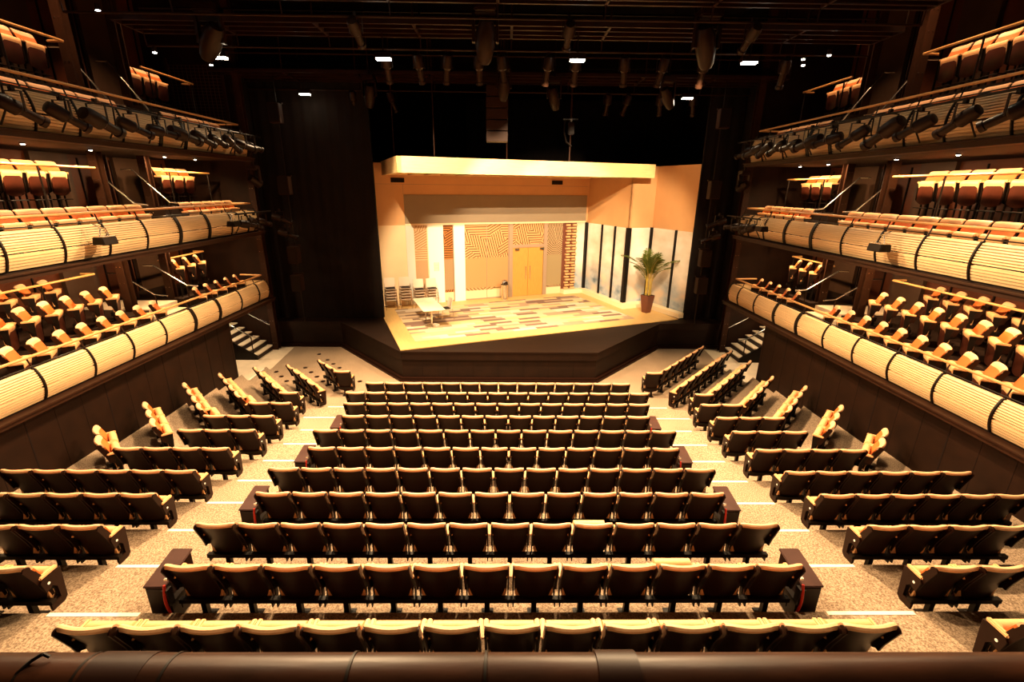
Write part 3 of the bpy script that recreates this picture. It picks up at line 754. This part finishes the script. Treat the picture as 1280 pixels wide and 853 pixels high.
for s, side in ((-1, 'left'), (1, 'right')):
    sk = {}
    for ti, T in enumerate(TIERS):
        z, zt = T['deck'], T['top']
        # deck slab and stepped rear deck
        b = B(); b.box(s * 8.55, s * 12.1, 2.0, YE + 0.1, T['bot'] - 0.12, z)
        struct('floor', b, M['deck'], 'dark floor slab of the %s %s gallery' % (T['n'], side), 'gallery floor')
        b = B(); b.box(s * 9.95, s * 12.1, 2.0, 13.1, z, T['d2']); b.box(s * 9.95, s * 12.1, 14.6, YE, z, T['d2'])
        struct('floor', b, M['deck'], 'raised rear step of the %s %s gallery' % (T['n'], side), 'gallery floor')
        # edge ledge under the front
        b = B(); b.box(s * 8.34, s * 8.62, 2.0, YE + 0.12, T['bot'] - 0.14, T['bot'] - 0.04)
        b.box(s * 8.30, s * 8.36, 2.0, YE + 0.12, T['bot'] - 0.05, T['bot'] - 0.02)
        struct('trim_11', b, M['post'], 'dark ledge beam under the %s %s gallery front' % (T['n'], side), 'ledge')
        # balustrade thing
        g = thing('gallery_balustrade', 'pale slatted curved balustrade of the %s gallery on the %s' % (T['n'], side), 'balustrade', (s * 8.5, 10.5, T['bot']))
        p1, p2, a_of = gprof(T['bot'], zt)
        ys = sorted(BR[ti] + [4.8, YE])
        for ya, yb in zip(ys[:-1], ys[1:]):
            for pp in (p1, p2):
                b = B(); b.extr([(a - 8.5, c - T['bot']) for a, c in pp], lambda a, c, t: (s * a, t - 10.5, c), ya + 0.02, yb - 0.02)
                b.build('slatted_panel', M['fascia'], g)
        for yb in ys:
            wd = 0.055 if abs(yb - 12.8) < 0.2 or abs(yb - 13.95) < 0.25 else 0.015
            b = B(); H = zt - T['bot']
            pr = [(a_of(h / 8) - 8.5 - 0.03, H * h / 8) for h in range(9)] + [(a_of(1) - 8.5 + 0.02, H + 0.02)] + [(a_of(h / 8) - 8.5 + 0.06, H * h / 8) for h in range(8, -1, -1)]
            b.extr(pr, lambda a, c, t: (s * a, t - 10.5, c), yb - wd, yb + wd)
            b.build('bracket', M['black'], g)
            b = B(); b.tube([(s * (a_of(1) - 8.5 + 0.02), yb - 10.5, H), (s * 0.12, yb - 10.5, T['rail'] - T['bot'])], 0.014, n=6)
            b.build('rail_post', M['black'] if ti else M['post'], g, smooth=True)
        b = B(); b.tube([(s * 0.08, 4.5 - 10.5, T['rail'] - T['bot']), (s * 0.08, YE - 0.15 - 10.5, T['rail'] - T['bot']), (s * 0.85, YE - 0.10 - 10.5, T['rail'] - T['bot'])], 0.027, n=10)
        b.build('handrail', M['railwood'], g, smooth=True)
        b = B(); b.tube([(s * 0.04, 4.5 - 10.5, zt + 0.05 - T['bot']), (s * 0.04, YE - 10.5, zt + 0.05 - T['bot'])], 0.012, n=6)
        b.build('mid_rail', M['black'], g, smooth=True)
        # end return of the balustrade
        b = B(); b.box(s * 0.02, s * 0.75, YE - 10.5, YE + 0.05 - 10.5, 0.02, zt - T['bot'])
        b.build('end_panel', M['fascia'], g)
        # rear row guard rails
        for (ya, yb, nm) in ((5.0, 12.5, 'long'), (14.9, 17.2, 'short')):
            zr = {0: 3.98, 1: 6.63, 2: 9.36}[ti]; xr = 10.7 if ti == 0 else 10.0
            g2 = thing('guard_rail', '%s wooden guard rail before the rear stools, %s gallery, %s side' % (nm, T['n'], side), 'rail', (s * xr, ya, T['d2']))
            b = B(); b.tube([(0, 0, zr - T['d2']), (0, yb - ya, zr - T['d2']), (s * 0.35, yb - ya, zr - T['d2'])], 0.028, n=10)
            b.build('rail', M['railwood'], g2, smooth=True)
            y = 0.3
            while y < yb - ya:
                B().cyl((0, y, (z if xr < 9.95 else T['d2']) - T['d2']), (0, y, zr - T['d2']), 0.02, n=8).build('post', M['black'], g2); y += 1.9
        # cross-aisle steps and handrails
        st = thing('gallery_steps', 'short pale steps up to the rear of the %s gallery on the %s' % (T['n'], side), 'steps', (s * 9.7, 13.85, z))
        nst = max(2, round((T['d2'] - z) / 0.2)); hh = (T['d2'] - z) / nst
        for k in range(nst):
            B().box(s * (0.0 + 0.28 * k), s * (2.3), -0.6, 0.5, 0.001 if k == 0 else hh * k, hh * (k + 1)).build('step', M['landing'], st)
        for yy in (-0.72, 0.66):
            b = B(); b.tube([(s * -0.35, yy, 0.85), (s * 0.0, yy, 0.88), (s * 0.9, yy, 1.45 + T['d2'] - z - 0.4), (s * 1.2, yy, 1.45 + T['d2'] - z - 0.4)], 0.02, n=8)
            b.build('handrail', M['chrome'], st, smooth=True)
            B().cyl((s * 0.0, yy, 0.0), (s * 0.0, yy, 0.88), 0.016, n=8).build('rail_post', M['post'], st)
    # back wall of the galleries with panels
    b = B(); b.box(s * 12.1, s * 12.3, -1, 18.3, 0, 12.6)
    struct('wall_' + side, b, M['gallerywall'], 'red-brown rear wall of the %s galleries' % side, 'wall')
    b = B(); y = 3.0; k = 0
    while y < 18:
        for z0, z1 in ((2.85, 4.5), (5.6, 6.95), (8.4, 12.4)):
            b.box(s * 12.06, s * 12.1, y, y + 0.03, z0, z1)
        y += 1.15; k += 1
    struct('trim_12', b, M['seam'], 'upright joints of the %s gallery rear wall' % side, 'joint')
    b = B()
    for y in (13.0, 15.7): b.box(s * 11.98, s * 12.1, y, y + 1.1, 2.3, 12.5)
    struct('wall_panel', b, M['gallerywall2'], 'grey-brown upright panels on the %s gallery rear wall' % side, 'panel')
    # stage end wall of galleries
    b = B(); b.box(s * 9.1, s * 12.3, 18.2, 18.35, 0, 12.6)
    struct('wall_end', b, M['wall'], 'dark end wall of the %s galleries beside the stage' % side, 'wall')
    b = B(); b.box(s * 9.25, s * 12.2, -0.5, -0.4, 0, 12.6)
    # steel columns
    for (x, y, z0, lab) in ((8.98, 18.0, 0.0, 'at the stage corner'), (11.3, 14.35, 2.9, 'behind the cross aisle'), (10.35, 13.02, 2.45, 'at the near side of the cross aisle'), (10.35, 14.72, 2.45, 'at the far side of the cross aisle')):
        t = thing('steel_column', 'tall dark brown steel column on the %s, %s' % (side, lab), 'column', (s * x, y, z0))
        hh = 12.5 - z0
        b = B(); b.box(-0.11, 0.11, -0.11, -0.09, 0, hh); b.box(-0.11, 0.11, 0.09, 0.11, 0, hh); b.box(-0.012, 0.012, -0.09, 0.09, 0, hh)
        b.build('shaft', M['post'], t)
        b = B(); q = 0.3
        while q < hh:
            for dx in (-0.05, 0.05): b.cyl((dx, -0.112, q), (dx, -0.125, q), 0.012, n=6)
            q += 0.45
        b.build('bolts', M['chrome'], t)['kind'] = 'stuff'
    # seats
    row = {0: (9.25, 10.2, 11.25), 1: (9.32, None, 10.8), 2: (9.32, None, 10.8)}
    for ti, T in enumerate(TIERS):
        yaw = math.radians(90 - (31 if ti == 0 else 0)) * s
        def put(x, y, z, lab, tall=False):
            seat(lab, '%s seats in the %s %s gallery' % ('stool' if tall else 'tan', T['n'], side), (s * x, y, z), yaw, tall=tall, name='gallery_stool' if tall else 'theatre_seat')
        nfront = (8 if s < 0 else 10) if ti == 0 else ((8 if s < 0 else 9) if ti == 1 else (7 if s < 0 else 8))
        for j in range(nfront):
            y = {0: 12.25, 1: 12.45, 2: 12.35}[ti] - 0.552 * j
            put(row[ti][0], y, T['deck'], 'tan seat, %s %s gallery, front row, %s on the camera side of the steps' % (T['n'], side, ORD[j + 1]))
        for j in range(5):
            put(row[ti][0], {0: 14.05, 1: 14.45, 2: 14.45}[ti] + 0.55 * j, T['deck'], 'tan seat, %s %s gallery, front row, %s on the stage side of the steps' % (T['n'], side, ORD[j + 1]))
        if ti == 0:
            for j in range(6 if s < 0 else 8):
                put(10.2, 11.95 - 0.552 * j, T['d2'], 'tan seat, lowest %s gallery, second row, %s on the camera side of the steps' % (side, ORD[j + 1]))
        for j in range({0: (3, 5), 1: (4, 6), 2: (3, 5)}[ti][0 if s < 0 else 1]):
            y = {0: 11.5, 1: 12.0, 2: 12.3}[ti] - 0.56 * j
            put(row[ti][2], y, T['d2'] + (0.27 if ti else 0.25), 'tall tan stool, %s %s gallery, rear row, %s on the camera side of steps' % (T['n'], side, ORD[j + 1]), tall=True)
        for j in range(3):
            y = {0: 15.0, 1: 15.75, 2: 15.3}[ti] + 0.56 * j
            put({0: 10.4, 1: 10.8, 2: 10.8}[ti], y, T['d2'] + 0.27, 'tall tan stool, %s %s gallery, rear row, %s on the stage side of steps' % (T['n'], side, ORD[j + 1]), tall=True)

# wire mesh panel high on the left
t = thing('mesh_panel', 'dark wire mesh screen at the stage end of the top left gallery', 'screen', (-9.4, 18.1, 8.2))
b = B()
for k in range(13): b.cyl((-0.15 - 0.14 * k, 0, 0), (-0.15 - 0.14 * k, 0, 1.9), 0.008, n=4)
for k in range(20): b.cyl((-0.1, 0, 0.1 * k), (-1.9, 0, 0.1 * k), 0.006, n=4)
b.build('wires', M['mesh'], t)['kind'] = 'stuff'
b = B(); b.box(-0.14, -0.06, -0.04, 0.04, -0.2, 2.1); b.box(-1.96, -1.88, -0.04, 0.04, -0.2, 2.1); b.build('frame', M['post'], t)

# ------------------------------------------------------------------ lighting rig
def bridge(label, y0, y1, z, x0, x1):
    t = thing('lighting_bridge', label, 'bridge', (0, (y0 + y1) / 2, z)); dy = (y1 - y0) / 2
    b = B()
    for y in (-dy, -dy * .35, dy * .35, dy): b.box(x0, x1, y - 0.03, y + 0.03, 0, 0.10)
    b.build('long_beams', M['bridge'], t)
    x = x0
    while x <= x1 + 0.01: B().box(x - 0.03, x + 0.03, -dy, dy, 0.0, 0.08).build('cross_beam', M['bridge'], t); x += (x1 - x0) / 8
    b = B(); b.box(x0, x1, -dy, dy, 0.10, 0.12); b.build('walkway_deck', M['ceil'], t)
    for y in (-dy, dy):
        b = B()
        for zz in (0.55, 1.05): b.cyl((x0, y, zz), (x1, y, zz), 0.025, n=8)
        x = x0
        while x <= x1 + 0.01: b.cyl((x, y, 0.1), (x, y, 1.05), 0.022, n=6); x += (x1 - x0) / 8
        b.build('guard_rails', M['bridge'], t, smooth=True)
    b = B(); b.cyl((x0, dy + 0.05, -0.25), (x1, dy + 0.05, -0.25), 0.024, n=8)
    x = x0
    while x <= x1 + 0.01: b.cyl((x, dy + 0.05, -0.25), (x, dy, 0.05), 0.015, n=6); x += (x1 - x0) / 8
    b.build('lamp_bar', M['bridge'], t, smooth=True)
bridge('near lighting bridge at the top of the hall', 10.5, 11.3, 9.85, -8.9, 8.9)
bridge('middle lighting bridge with a row of small spotlights', 12.5, 13.5, 9.80, -8.8, 9.4)
bridge('far lighting bridge just before the stage', 17.5, 18.9, 9.80, -9.6, 9.6)

def prof_meshes():
    d = {}
    b = B(); b.lathe([(0, -0.30), (0.10, -0.28), (0.125, -0.2), (0.125, 0.02), (0.09, 0.06), (0, 0.06)], n=14); d['body'] = b.mesh('lamp_house', M['fixture'], smooth=True)
    b = B(); b.lathe([(0, 0.05), (0.075, 0.05), (0.075, 0.34), (0.095, 0.35), (0.095, 0.42), (0, 0.42)], n=14); d['tube'] = b.mesh('lens_tube', M['fixture'], smooth=True)
    b = B(); b.lathe([(0, 0.40), (0.075, 0.405), (0.075, 0.4225), (0.0, 0.4225)], n=14); d['lens'] = b.mesh('lens', M['speaker'], smooth=True)
    return d
PM = prof_meshes()
def aim(dirv):
    return Vector(dirv).to_track_quat('Z', 'Y').to_euler()
def profile_spot(label, loc, dirv, group, bright=False, hang=0.25, scale=1.0):
    t = thing('profile_spotlight', label, 'spotlight', loc, 0, group)
    e = aim(dirv)
    for nm, k in (('lamp_house', 'body'), ('lens_tube', 'tube')):
        o = obj(nm, PM[k], t); o.rotation_euler = e; o.scale = (scale,) * 3
        if k == 'tube': l = obj('lens', PM['lens'], o)
    key = 'yoke%.2f' % (hang * scale)
    if key not in PM:
        b = B(); w = 0.15 * scale; h = hang * scale
        b.box(-w, -w + 0.012, -0.02, 0.02, -0.05, h); b.box(w - 0.012, w, -0.02, 0.02, -0.05, h); b.box(-w, w, -0.02, 0.02, h, h + 0.012)
        b.box(-0.03, 0.03, -0.035, 0.035, h, h + 0.10)
        PM[key] = b.mesh('yoke', M['fixture'])
    obj('yoke', PM[key], t)
    return t
# row along the middle bridge
for n, x_ in enumerate((523, 554, 581, 612, 635, 679, 706, 754, 791, 831, 911)):
    X = (x_ - 632) / 587.0 * 15.6
    profile_spot('small dark spotlight under the middle bridge, %s from the left' % ORD[n + 1], (X, 13.75, 9.22), (0.15 * math.sin(n * 2.1), 0.55, -1), 'spotlights along the middle bridge')
for n, x_ in enumerate((480, 520, 745, 765, 800, 835)):
    X = (x_ - 634) / 587.0 * 20.5
    profile_spot('small dark spotlight under the far bridge, %s from the left' % ORD[n + 1], (X, 19.0, 9.25), (0.3 * math.sin(n * 1.7), 0.4, -1), 'spotlights along the far bridge')
# stage key lights on the near bridge
key = []
for n, X in enumerate((-3.0, 1.5, 5.4)):
    profile_spot('dark spotlight hung from the near bridge, aimed at the set, %s from the left' % ORD[n + 1], (X, 11.5, 9.38), (0, 0.9, -0.45), 'spotlights along the near bridge')
    key.append((X, 11.5, 9.38))
# spotlights on the gallery fronts
rs = random.Random(5)
for s, side in ((-1, 'left'), (1, 'right')):
    for ti, ylist in ((2, [8.0, 8.9, 9.8, 10.6, 11.5, 12.4, 13.2, 14.0, 14.7, 15.4, 16.0, 16.6]), (1, [15.6, 16.1, 16.6])):
        T = TIERS[ti]
        bar = thing('lighting_boom', 'black outrigger bar along the %s gallery front on the %s' % (T['n'], side), 'bar', (s * 8.12, 10, T['bot']))
        ya = ylist[0] - 0.6
        b = B(); b.cyl((0, ya - 10, 0.64), (0, 17.3 - 10, 0.64), 0.024, n=8); b.build('bar', M['black'], bar, smooth=True)
        y = ya + 0.2
        while y < 17:
            b = B(); pts = [(0, y - 10, 0.64), (s * 0.12, y - 10, 0.70), (s * 0.32, y - 10, 0.70)]; b.tube(pts, 0.018, n=6)
            b.tube([(0, y - 10, 0.64), (s * 0.02, y - 10, 0.3), (s * 0.2, y - 10, 0.02)], 0.016, n=6)
            b.build('arm', M['black'], bar, smooth=True); y += 1.15
        for n, y in enumerate(ylist):
            big = (ti == 2 and n in (3, 6, 10))
            profile_spot('black spotlight on the %s %s gallery bar, %s from the camera end' % (T['n'], side, ORD[n + 1]),
                         (s * 8.12, y, T['bot'] + 0.30), (-s * rs.uniform(0.05, 0.5), 1, -rs.uniform(0.15, 0.6)), 'spotlights on the %s %s gallery bar' % (T['n'], side), hang=0.26, scale=1.25 if big else 1.0)
    # small flood lanterns hung on the middle gallery front
    for n, y in enumerate((10.05, 14.9)):
        t = thing('flood_lantern', 'black box flood lantern on the middle %s gallery front, %s one' % (side, 'nearer' if n == 0 else 'farther'), 'lantern', (s * 8.15, y, 5.05), 0)
        b = B(); b.extr([(-0.13, 0.0), (0.13, 0.0), (0.10, 0.16), (-0.10, 0.16)], lambda a, c, q: (a, q, c), -0.19, 0.19)
        b.build('housing', M['black'], t, bevel=0.012)
        B().box(-0.11, 0.11, -0.17, 0.17, 0.16, 0.175).build('cover', M['chrome'], t)
        b = B(); b.tube([(0, -0.12, 0.17), (0, -0.05, 0.33), (s * 0.2, 0, 0.42)], 0.012, n=6); b.tube([(0, 0.12, 0.17), (0, 0.05, 0.33), (s * 0.2, 0, 0.42)], 0.012, n=6)
        b.build('hanger', M['chrome'], t, smooth=True)
    # moving light at the gallery end
    t = thing('moving_light', 'dark moving-head light at the stage end of the %s galleries' % side, 'spotlight', (s * 8.36, 17.0, 6.35))
    B().cyl((0, 0, 0.54), (0, 0, 0.69), 0.03, n=8).build('hanger', M['fixture'], t)
    B().box(-0.16, 0.16, -0.16, 0.16, 0.42, 0.55).build('base', M['fixture'], t, bevel=0.02)
    b = B(); b.box(-0.2, -0.16, -0.06, 0.06, 0.0, 0.42); b.box(0.16, 0.2, -0.06, 0.06, 0.0, 0.42); b.box(-0.2, 0.2, -0.06, 0.06, 0.40, 0.43); b.build('yoke', M['fixture'], t)
    o = B().lathe([(0, -0.22), (0.14, -0.2), (0.155, 0), (0.12, 0.2), (0, 0.22)], n=14).build('head', M['fixture'], t, smooth=True); o.rotation_euler = (0.9, s * 0.6, 0); o.location = (0, 0, 0.05)
# big moving heads under bridges
for n, (X, Y, Z, tw, sc) in enumerate(((-0.3, 12.3, 9.55, 0.1, 1.25), (4.75, 12.3, 9.5, -0.35, 1.25), (-6.6, 12.5, 9.5, 0.75, 1.25), (-4.3, 17.2, 9.2, 0.2, 1.0), (0.1, 16.2, 9.3, 0.05, 1.0), (1.75, 17.2, 9.2, -0.25, 1.0), (5.4, 16.9, 9.2, -0.6, 1.0))):
    t = thing('moving_light', 'large dark moving-head light under the bridges, %s' % ['in the middle of the near group', 'right one of the near group', 'far left beside the house flood', 'leftmost under the far bridge', 'beside the hanging speaker column', 'right of the hanging speaker column', 'rightmost under the far bridge'][n], 'spotlight', (X, Y, Z), 0, 'moving-head lights under the bridges')
    B().cyl((0, 0, 0.49 * sc), (0, 0, 12.6 - Z), 0.02, n=8).build('hanger', M['fixture'], t)
    B().box(-0.2 * sc, 0.2 * sc, -0.2 * sc, 0.2 * sc, 0.35 * sc, 0.5 * sc).build('base', M['fixture'], t, bevel=0.03)
    b = B(); b.box(-0.24 * sc, -0.19 * sc, -0.08, 0.08, -0.12 * sc, 0.36 * sc); b.box(0.19 * sc, 0.24 * sc, -0.08, 0.08, -0.12 * sc, 0.36 * sc); b.box(-0.24 * sc, 0.24 * sc, -0.08, 0.08, 0.34 * sc, 0.37 * sc); b.build('yoke', M['fixture'], t)
    o = B().lathe([(0, -0.30), (0.12, -0.29), (0.17, -0.15), (0.18, 0.1), (0.13, 0.34), (0.09, 0.40), (0, 0.40)], n=16).build('head', M['fixture'], t, smooth=True)
    o.scale = (sc,) * 3; o.rotation_euler = (math.radians(205), tw, 0); o.location = (0, 0, -0.08)

# house floods (the lamps that light the hall)
FL = [(-6.85, 13.17, 9.2), (-2.82, 13.07, 9.2), (1.90, 12.93, 9.2), (6.10, 12.93, 9.2), (-6.85, 18.35, 9.28), (6.50, 18.15, 9.28)]
WARM = (1.0, 0.68, 0.37)
def lamp(loc, dirv, power, size, blend, rad, colr, name='house_light'):
    l = bpy.data.lights.new(name, 'SPOT'); l.energy = power; l.color = colr; l.spot_size = math.radians(size); l.spot_blend = blend; l.shadow_soft_size = rad
    o = bpy.data.objects.new(name, l); col.objects.link(o); o.location = loc; o.rotation_euler = Vector(dirv).to_track_quat('-Z', 'Y').to_euler()
    return o
for n, (x, y, z) in enumerate(FL):
    t = thing('house_flood', 'lit house flood lamp, %s' % ['far left under the middle bridge', 'left of centre under the middle bridge', 'right of centre under the middle bridge', 'far right under the middle bridge', 'left one under the far bridge', 'right one under the far bridge'][n], 'lamp', (x, y, z), 0, 'lit house floods')
    b = B(); b.extr([(-0.10, 0.03), (0.10, 0.03), (0.07, 0.16), (-0.07, 0.16)], lambda a, c, q: (q, a, c), -0.2, 0.2); b.build('housing', M['fixture'], t)
    B().box(-0.17, 0.17, -0.08, 0.08, 0.0, 0.03).build('lamp_glass', M['lamp'], t)
    b = B(); b.cyl((0, 0, 0.16), (0, 0, 0.62), 0.015, n=6); b.build('hanger', M['fixture'], t)
    p = (9000 if n < 4 else 1500)
    sd = (1 if x > 0 else -1)
    if n < 4 and abs(x) < 5: lamp((x, y, z - 0.03), (0, -0.45, -1), 5200, 122, 0.30, 0.08, WARM)
    elif n < 4: lamp((x, y, z - 0.03), (-0.60 * sd, -0.35, -1), 1300, 104, 0.30, 0.08, WARM)
    else: lamp((x, y, z - 0.03), (-0.3 * sd, -0.9, -1), 1200, 90, 0.4, 0.08, WARM)
for n, (x, y, z) in enumerate(((-7.6, 9.9, 9.75), (-3.0, 9.9, 9.75), (3.0, 9.9, 9.75), (7.6, 9.9, 9.75), (-3.0, 5.6, 10.2), (3.0, 5.6, 10.2))):
    t = thing('house_flood', 'lit house flood lamp above the %s stalls, %s from the left' % ('middle' if n < 4 else 'rear', ORD[(n if n < 4 else n - 4) + 1]), 'lamp', (x, y, z), 0, 'lit house floods')
    b = B(); b.extr([(-0.10, 0.03), (0.10, 0.03), (0.07, 0.16), (-0.07, 0.16)], lambda a, c, q: (q, a, c), -0.2, 0.2); b.build('housing', M['fixture'], t)
    B().box(-0.17, 0.17, -0.08, 0.08, 0.0, 0.03).build('lamp_glass', M['lamp'], t)
    b = B(); b.cyl((0, 0, 0.16), (0, 0, 12.6 - z), 0.015, n=6); b.build('hanger', M['fixture'], t)
    lamp((x, y, z - 0.03), (-0.55 * (abs(x) > 5) * (1 if x > 0 else -1), -0.40 if n < 4 else -0.15, -1), (6600 if abs(x) < 5 else 1300) if n < 4 else 1800, 118 if abs(x) < 5 else 80, 0.30, 0.08, WARM)
# small lit lamps near the upper gallery ends
for n, (x, y, z, cool) in enumerate(((-8.2, 15.2, 9.5, 0), (-8.35, 13.1, 9.3, 0), (-8.6, 11.9, 9.8, 1), (7.9, 14.9, 9.5, 0), (7.95, 13.9, 9.55, 0), (8.2, 14.3, 9.5, 0), (8.25, 13.3, 9.5, 0))):
    t = thing('small_downlight', 'tiny lit %s lamp high by the %s gallery, %s' % ('cool' if cool else 'white', 'left' if x < 0 else 'right', ['middle one', 'second from the camera', 'nearest the camera', 'farthest', 'upper of the pair', 'lower of the pair', 'nearest the camera'][n]), 'lamp', (x, y, z), 0, 'small lit lamps near the top galleries')
    B().lathe([(0, 0.0), (0.05, 0.0), (0.05, 0.12), (0, 0.12)], n=12).build('can', M['fixture'], t, smooth=True)
    B().lathe([(0, -0.03), (0.04, -0.02), (0.045, 0.0), (0, 0.0)], n=12).build('lamp_glass', M['coollamp' if cool else 'dot'], t, smooth=True)
# downlights under the gallery floors
for s, side in ((-1, 'left'), (1, 'right')):
    for ti, zz in ((1, 4.64), (2, 7.04)):
        for n, y in enumerate((7.2, 8.85, 10.5, 12.15, 14.7, 16.1)):
            t = thing('soffit_downlight', 'small lit downlight under the %s %s gallery floor, %s from the camera' % (TIERS[ti]['n'], side, ORD[n + 1]), 'lamp', (s * 9.7, y, zz - 0.03), 0, 'soffit downlights')
            B().lathe([(0, 0.0), (0.05, 0.0), (0.055, 0.03), (0, 0.03)], n=12).build('trim_ring', M['fixture'], t, smooth=True)
            B().lathe([(0, -0.015), (0.035, -0.01), (0.04, 0.0), (0, 0.0)], n=12).build('lamp_glass', M['dot'], t, smooth=True)
            if True:
                lamp((s * 9.7, y, zz - 0.06), (s * 0.35, 0.0, -1), 330 if ti == 2 else 260, 165, 0.5, 0.04, (1.0, 0.62, 0.30), 'soffit_light')
    t = thing('soffit_downlight', 'small lit downlight above the %s side stairs' % side, 'lamp', (s * 9.7, 16.6, 2.19), 0)
    B().lathe([(0, 0.0), (0.05, 0.0), (0.055, 0.03), (0, 0.03)], n=12).build('trim_ring', M['fixture'], t, smooth=True)
    B().lathe([(0, -0.015), (0.035, -0.01), (0.04, 0.0), (0, 0.0)], n=12).build('lamp_glass', M['dot'], t, smooth=True)
    lamp((s * 9.7, 16.6, 2.16), (0, 0.25, -1), 130, 140, 0.6, 0.04, (1.0, 0.75, 0.45), 'stair_light')
    for n, y in enumerate((8.6, 10.4, 12.2, 15.6)):
        lamp((s * 9.6, y, 11.8), (s * 0.25, 0, -1), 800, 75, 0.8, 0.05, (1.0, 0.6, 0.32), 'upper_light')

# stage wash
for n, (x, y, z) in enumerate(key):
    tgt = Vector(W(5.6, 3.4, 3.4)); tgt += Vector(W(1, 0)).__sub__(Vector(W(0, 0))) * (x * 0.55)
    d = tgt - Vector((x, y + 0.35, z - 0.22))
    lamp((x, y + 0.40, z - 0.20), d, 7000, 56, 0.35, 0.03, (1.0, 0.72, 0.42), 'stage_spot')

# line array speaker
t = thing('speaker_column', 'tall hanging column of dark brown loudspeakers before the set', 'speaker', (-0.12, 17.0, 7.7))
for k in range(5):
    b = B(); b.extr([(-0.35, 0.02), (0.35, 0.02), (0.35, 0.33), (-0.35, 0.33)], lambda a, c, q: (a, q, c + 0.34 * k), -0.2, 0.25)
    b.build('speaker_box', M['speaker'], t, bevel=0.012)
b = B(); b.cyl((0, 0, 1.72), (0, 0, 3.6), 0.02); b.box(-0.3, 0.3, -0.1, 0.1, 1.70, 1.74); b.build('hanging_frame', M['black'], t)
# hanging speakers on booms beside the set
for s, side in ((-1, 'left'), (1, 'right')):
    b = B(); b.cyl((s * 7.72, 17.95, SH), (s * 7.72, 17.95, 10.5), 0.022, n=8)
    tag(b.build('speaker_boom', M['black'], smooth=True), 'thin upright pipe carrying small speakers on the %s of the stage' % side, 'pipe')
    for n, z in enumerate((8.3, 5.95, 3.5, 2.45)):
        t = thing('boom_speaker', 'small dark speaker on the %s boom, %s from the top' % (side, ORD[n + 1]), 'speaker', (s * 7.70, 17.75, z), 0, 'small speakers on the %s boom' % side)
        B().box(-0.19, 0.19, -0.15, 0.15, 0, 0.62).build('cabinet', M['speaker'], t, bevel=0.012)
        b = B(); b.box(-0.17, 0.17, -0.162, -0.15, 0.03, 0.59); b.build('grille', M['black'], t)
        B().box(-0.2, 0.2, 0.12, 0.2, 0.62, 0.66).build('clamp', M['bridge'], t)
    # little lanterns on the boom
    for n, (x, z) in enumerate(((7.95, 4.55), (8.1, 5.1))):
        profile_spot('dark spotlight clamped on the %s boom, %s one' % (side, 'lower' if n == 0 else 'upper'), (s * x, 17.9, z), (-s * 0.9, 0.2, -0.35), 'spotlights on the %s boom' % side)

# ------------------------------------------------------------------ padded rail in front of the camera
t = thing('balcony_front_rail', 'worn dark brown padded rail along the bottom of the view', 'rail', (0.25, 1.0, 4.855))
b = B(); b.cyl((-3.2, 0, 0.012), (3.2, 0, -0.012), 0.085, n=32); b.build('padded_rail', M['frontrail'], t, smooth=True)
for n, x in enumerate((-1.42, -1.26, -1.02, -0.50, -0.11)):
    b = B(); b.cyl((x, 0, 0.0), (x + 0.008, 0, 0.0), 0.0905, n=32); b.build('tie', M['black'], t, smooth=True)
for x0, x1 in ((-1.24, -1.08), (0.22, 0.34)):
    b = B(); b.cyl((x0, 0, -0.002), (x1, 0, -0.002), 0.0925, n=32); b.build('tape_sleeve', M['shell'], t, smooth=True)
b = B(); b.tube([(-1.42, -0.02, 0.085), (-1.40, 0.01, 0.098), (-1.375, 0.02, 0.11), (-1.36, 0.02, 0.098)], 0.005, n=6); b.build('tie_end', M['black'], t, smooth=True)
b = B()
for x in (-3.0, 3.0): b.box(x - 0.03, x + 0.03, -0.03, 0.03, -0.9, -0.05)
b.build('rail_post', M['black'], t)
b = B(); b.box(-4, 4.5, -1.2, 1.15, 3.7, 3.95)
struct('floor', b, M['deck'], 'dark balcony floor under the viewpoint', 'floor')

# ------------------------------------------------------------------ world, camera
w = bpy.data.worlds.new('world'); bpy.context.scene.world = w; w.use_nodes = True
w.node_tree.nodes['Background'].inputs[0].default_value = (0.02, 0.008, 0.003, 1); w.node_tree.nodes['Background'].inputs[1].default_value = 0.15
F = 587.35; P = .3143; YW = -.0148; RO = .0107
cp, sp, cy, sy = math.cos(P), math.sin(P), math.cos(YW), math.sin(YW)
R_ = Vector((cy, sy, 0)); FW = Vector((-sy * cp, cy * cp, -sp)); DN = -(R_.cross(FW))
rt = math.cos(RO) * R_ - math.sin(RO) * DN; dn = math.sin(RO) * R_ + math.cos(RO) * DN
cam = bpy.data.cameras.new('camera'); co = bpy.data.objects.new('camera', cam); col.objects.link(co)
mw = Matrix((rt, -dn, -FW)).transposed().to_4x4(); mw.translation = Vector((.196, 0, 6.25)); co.matrix_world = mw
cam.sensor_width = 36; cam.lens = F / 1280 * 36; cam.clip_start = 0.05; cam.clip_end = 200
sc = bpy.context.scene; sc.camera = co
sc.view_settings.view_transform = 'Standard'; sc.view_settings.look = 'None'; sc.view_settings.gamma = 1; sc.view_settings.use_curve_mapping = False
sc.view_settings.exposure = 0.0
sc.cycles.use_denoising = True
sc.cycles.sample_clamp_indirect = 6
sc.cycles.max_bounces = 6
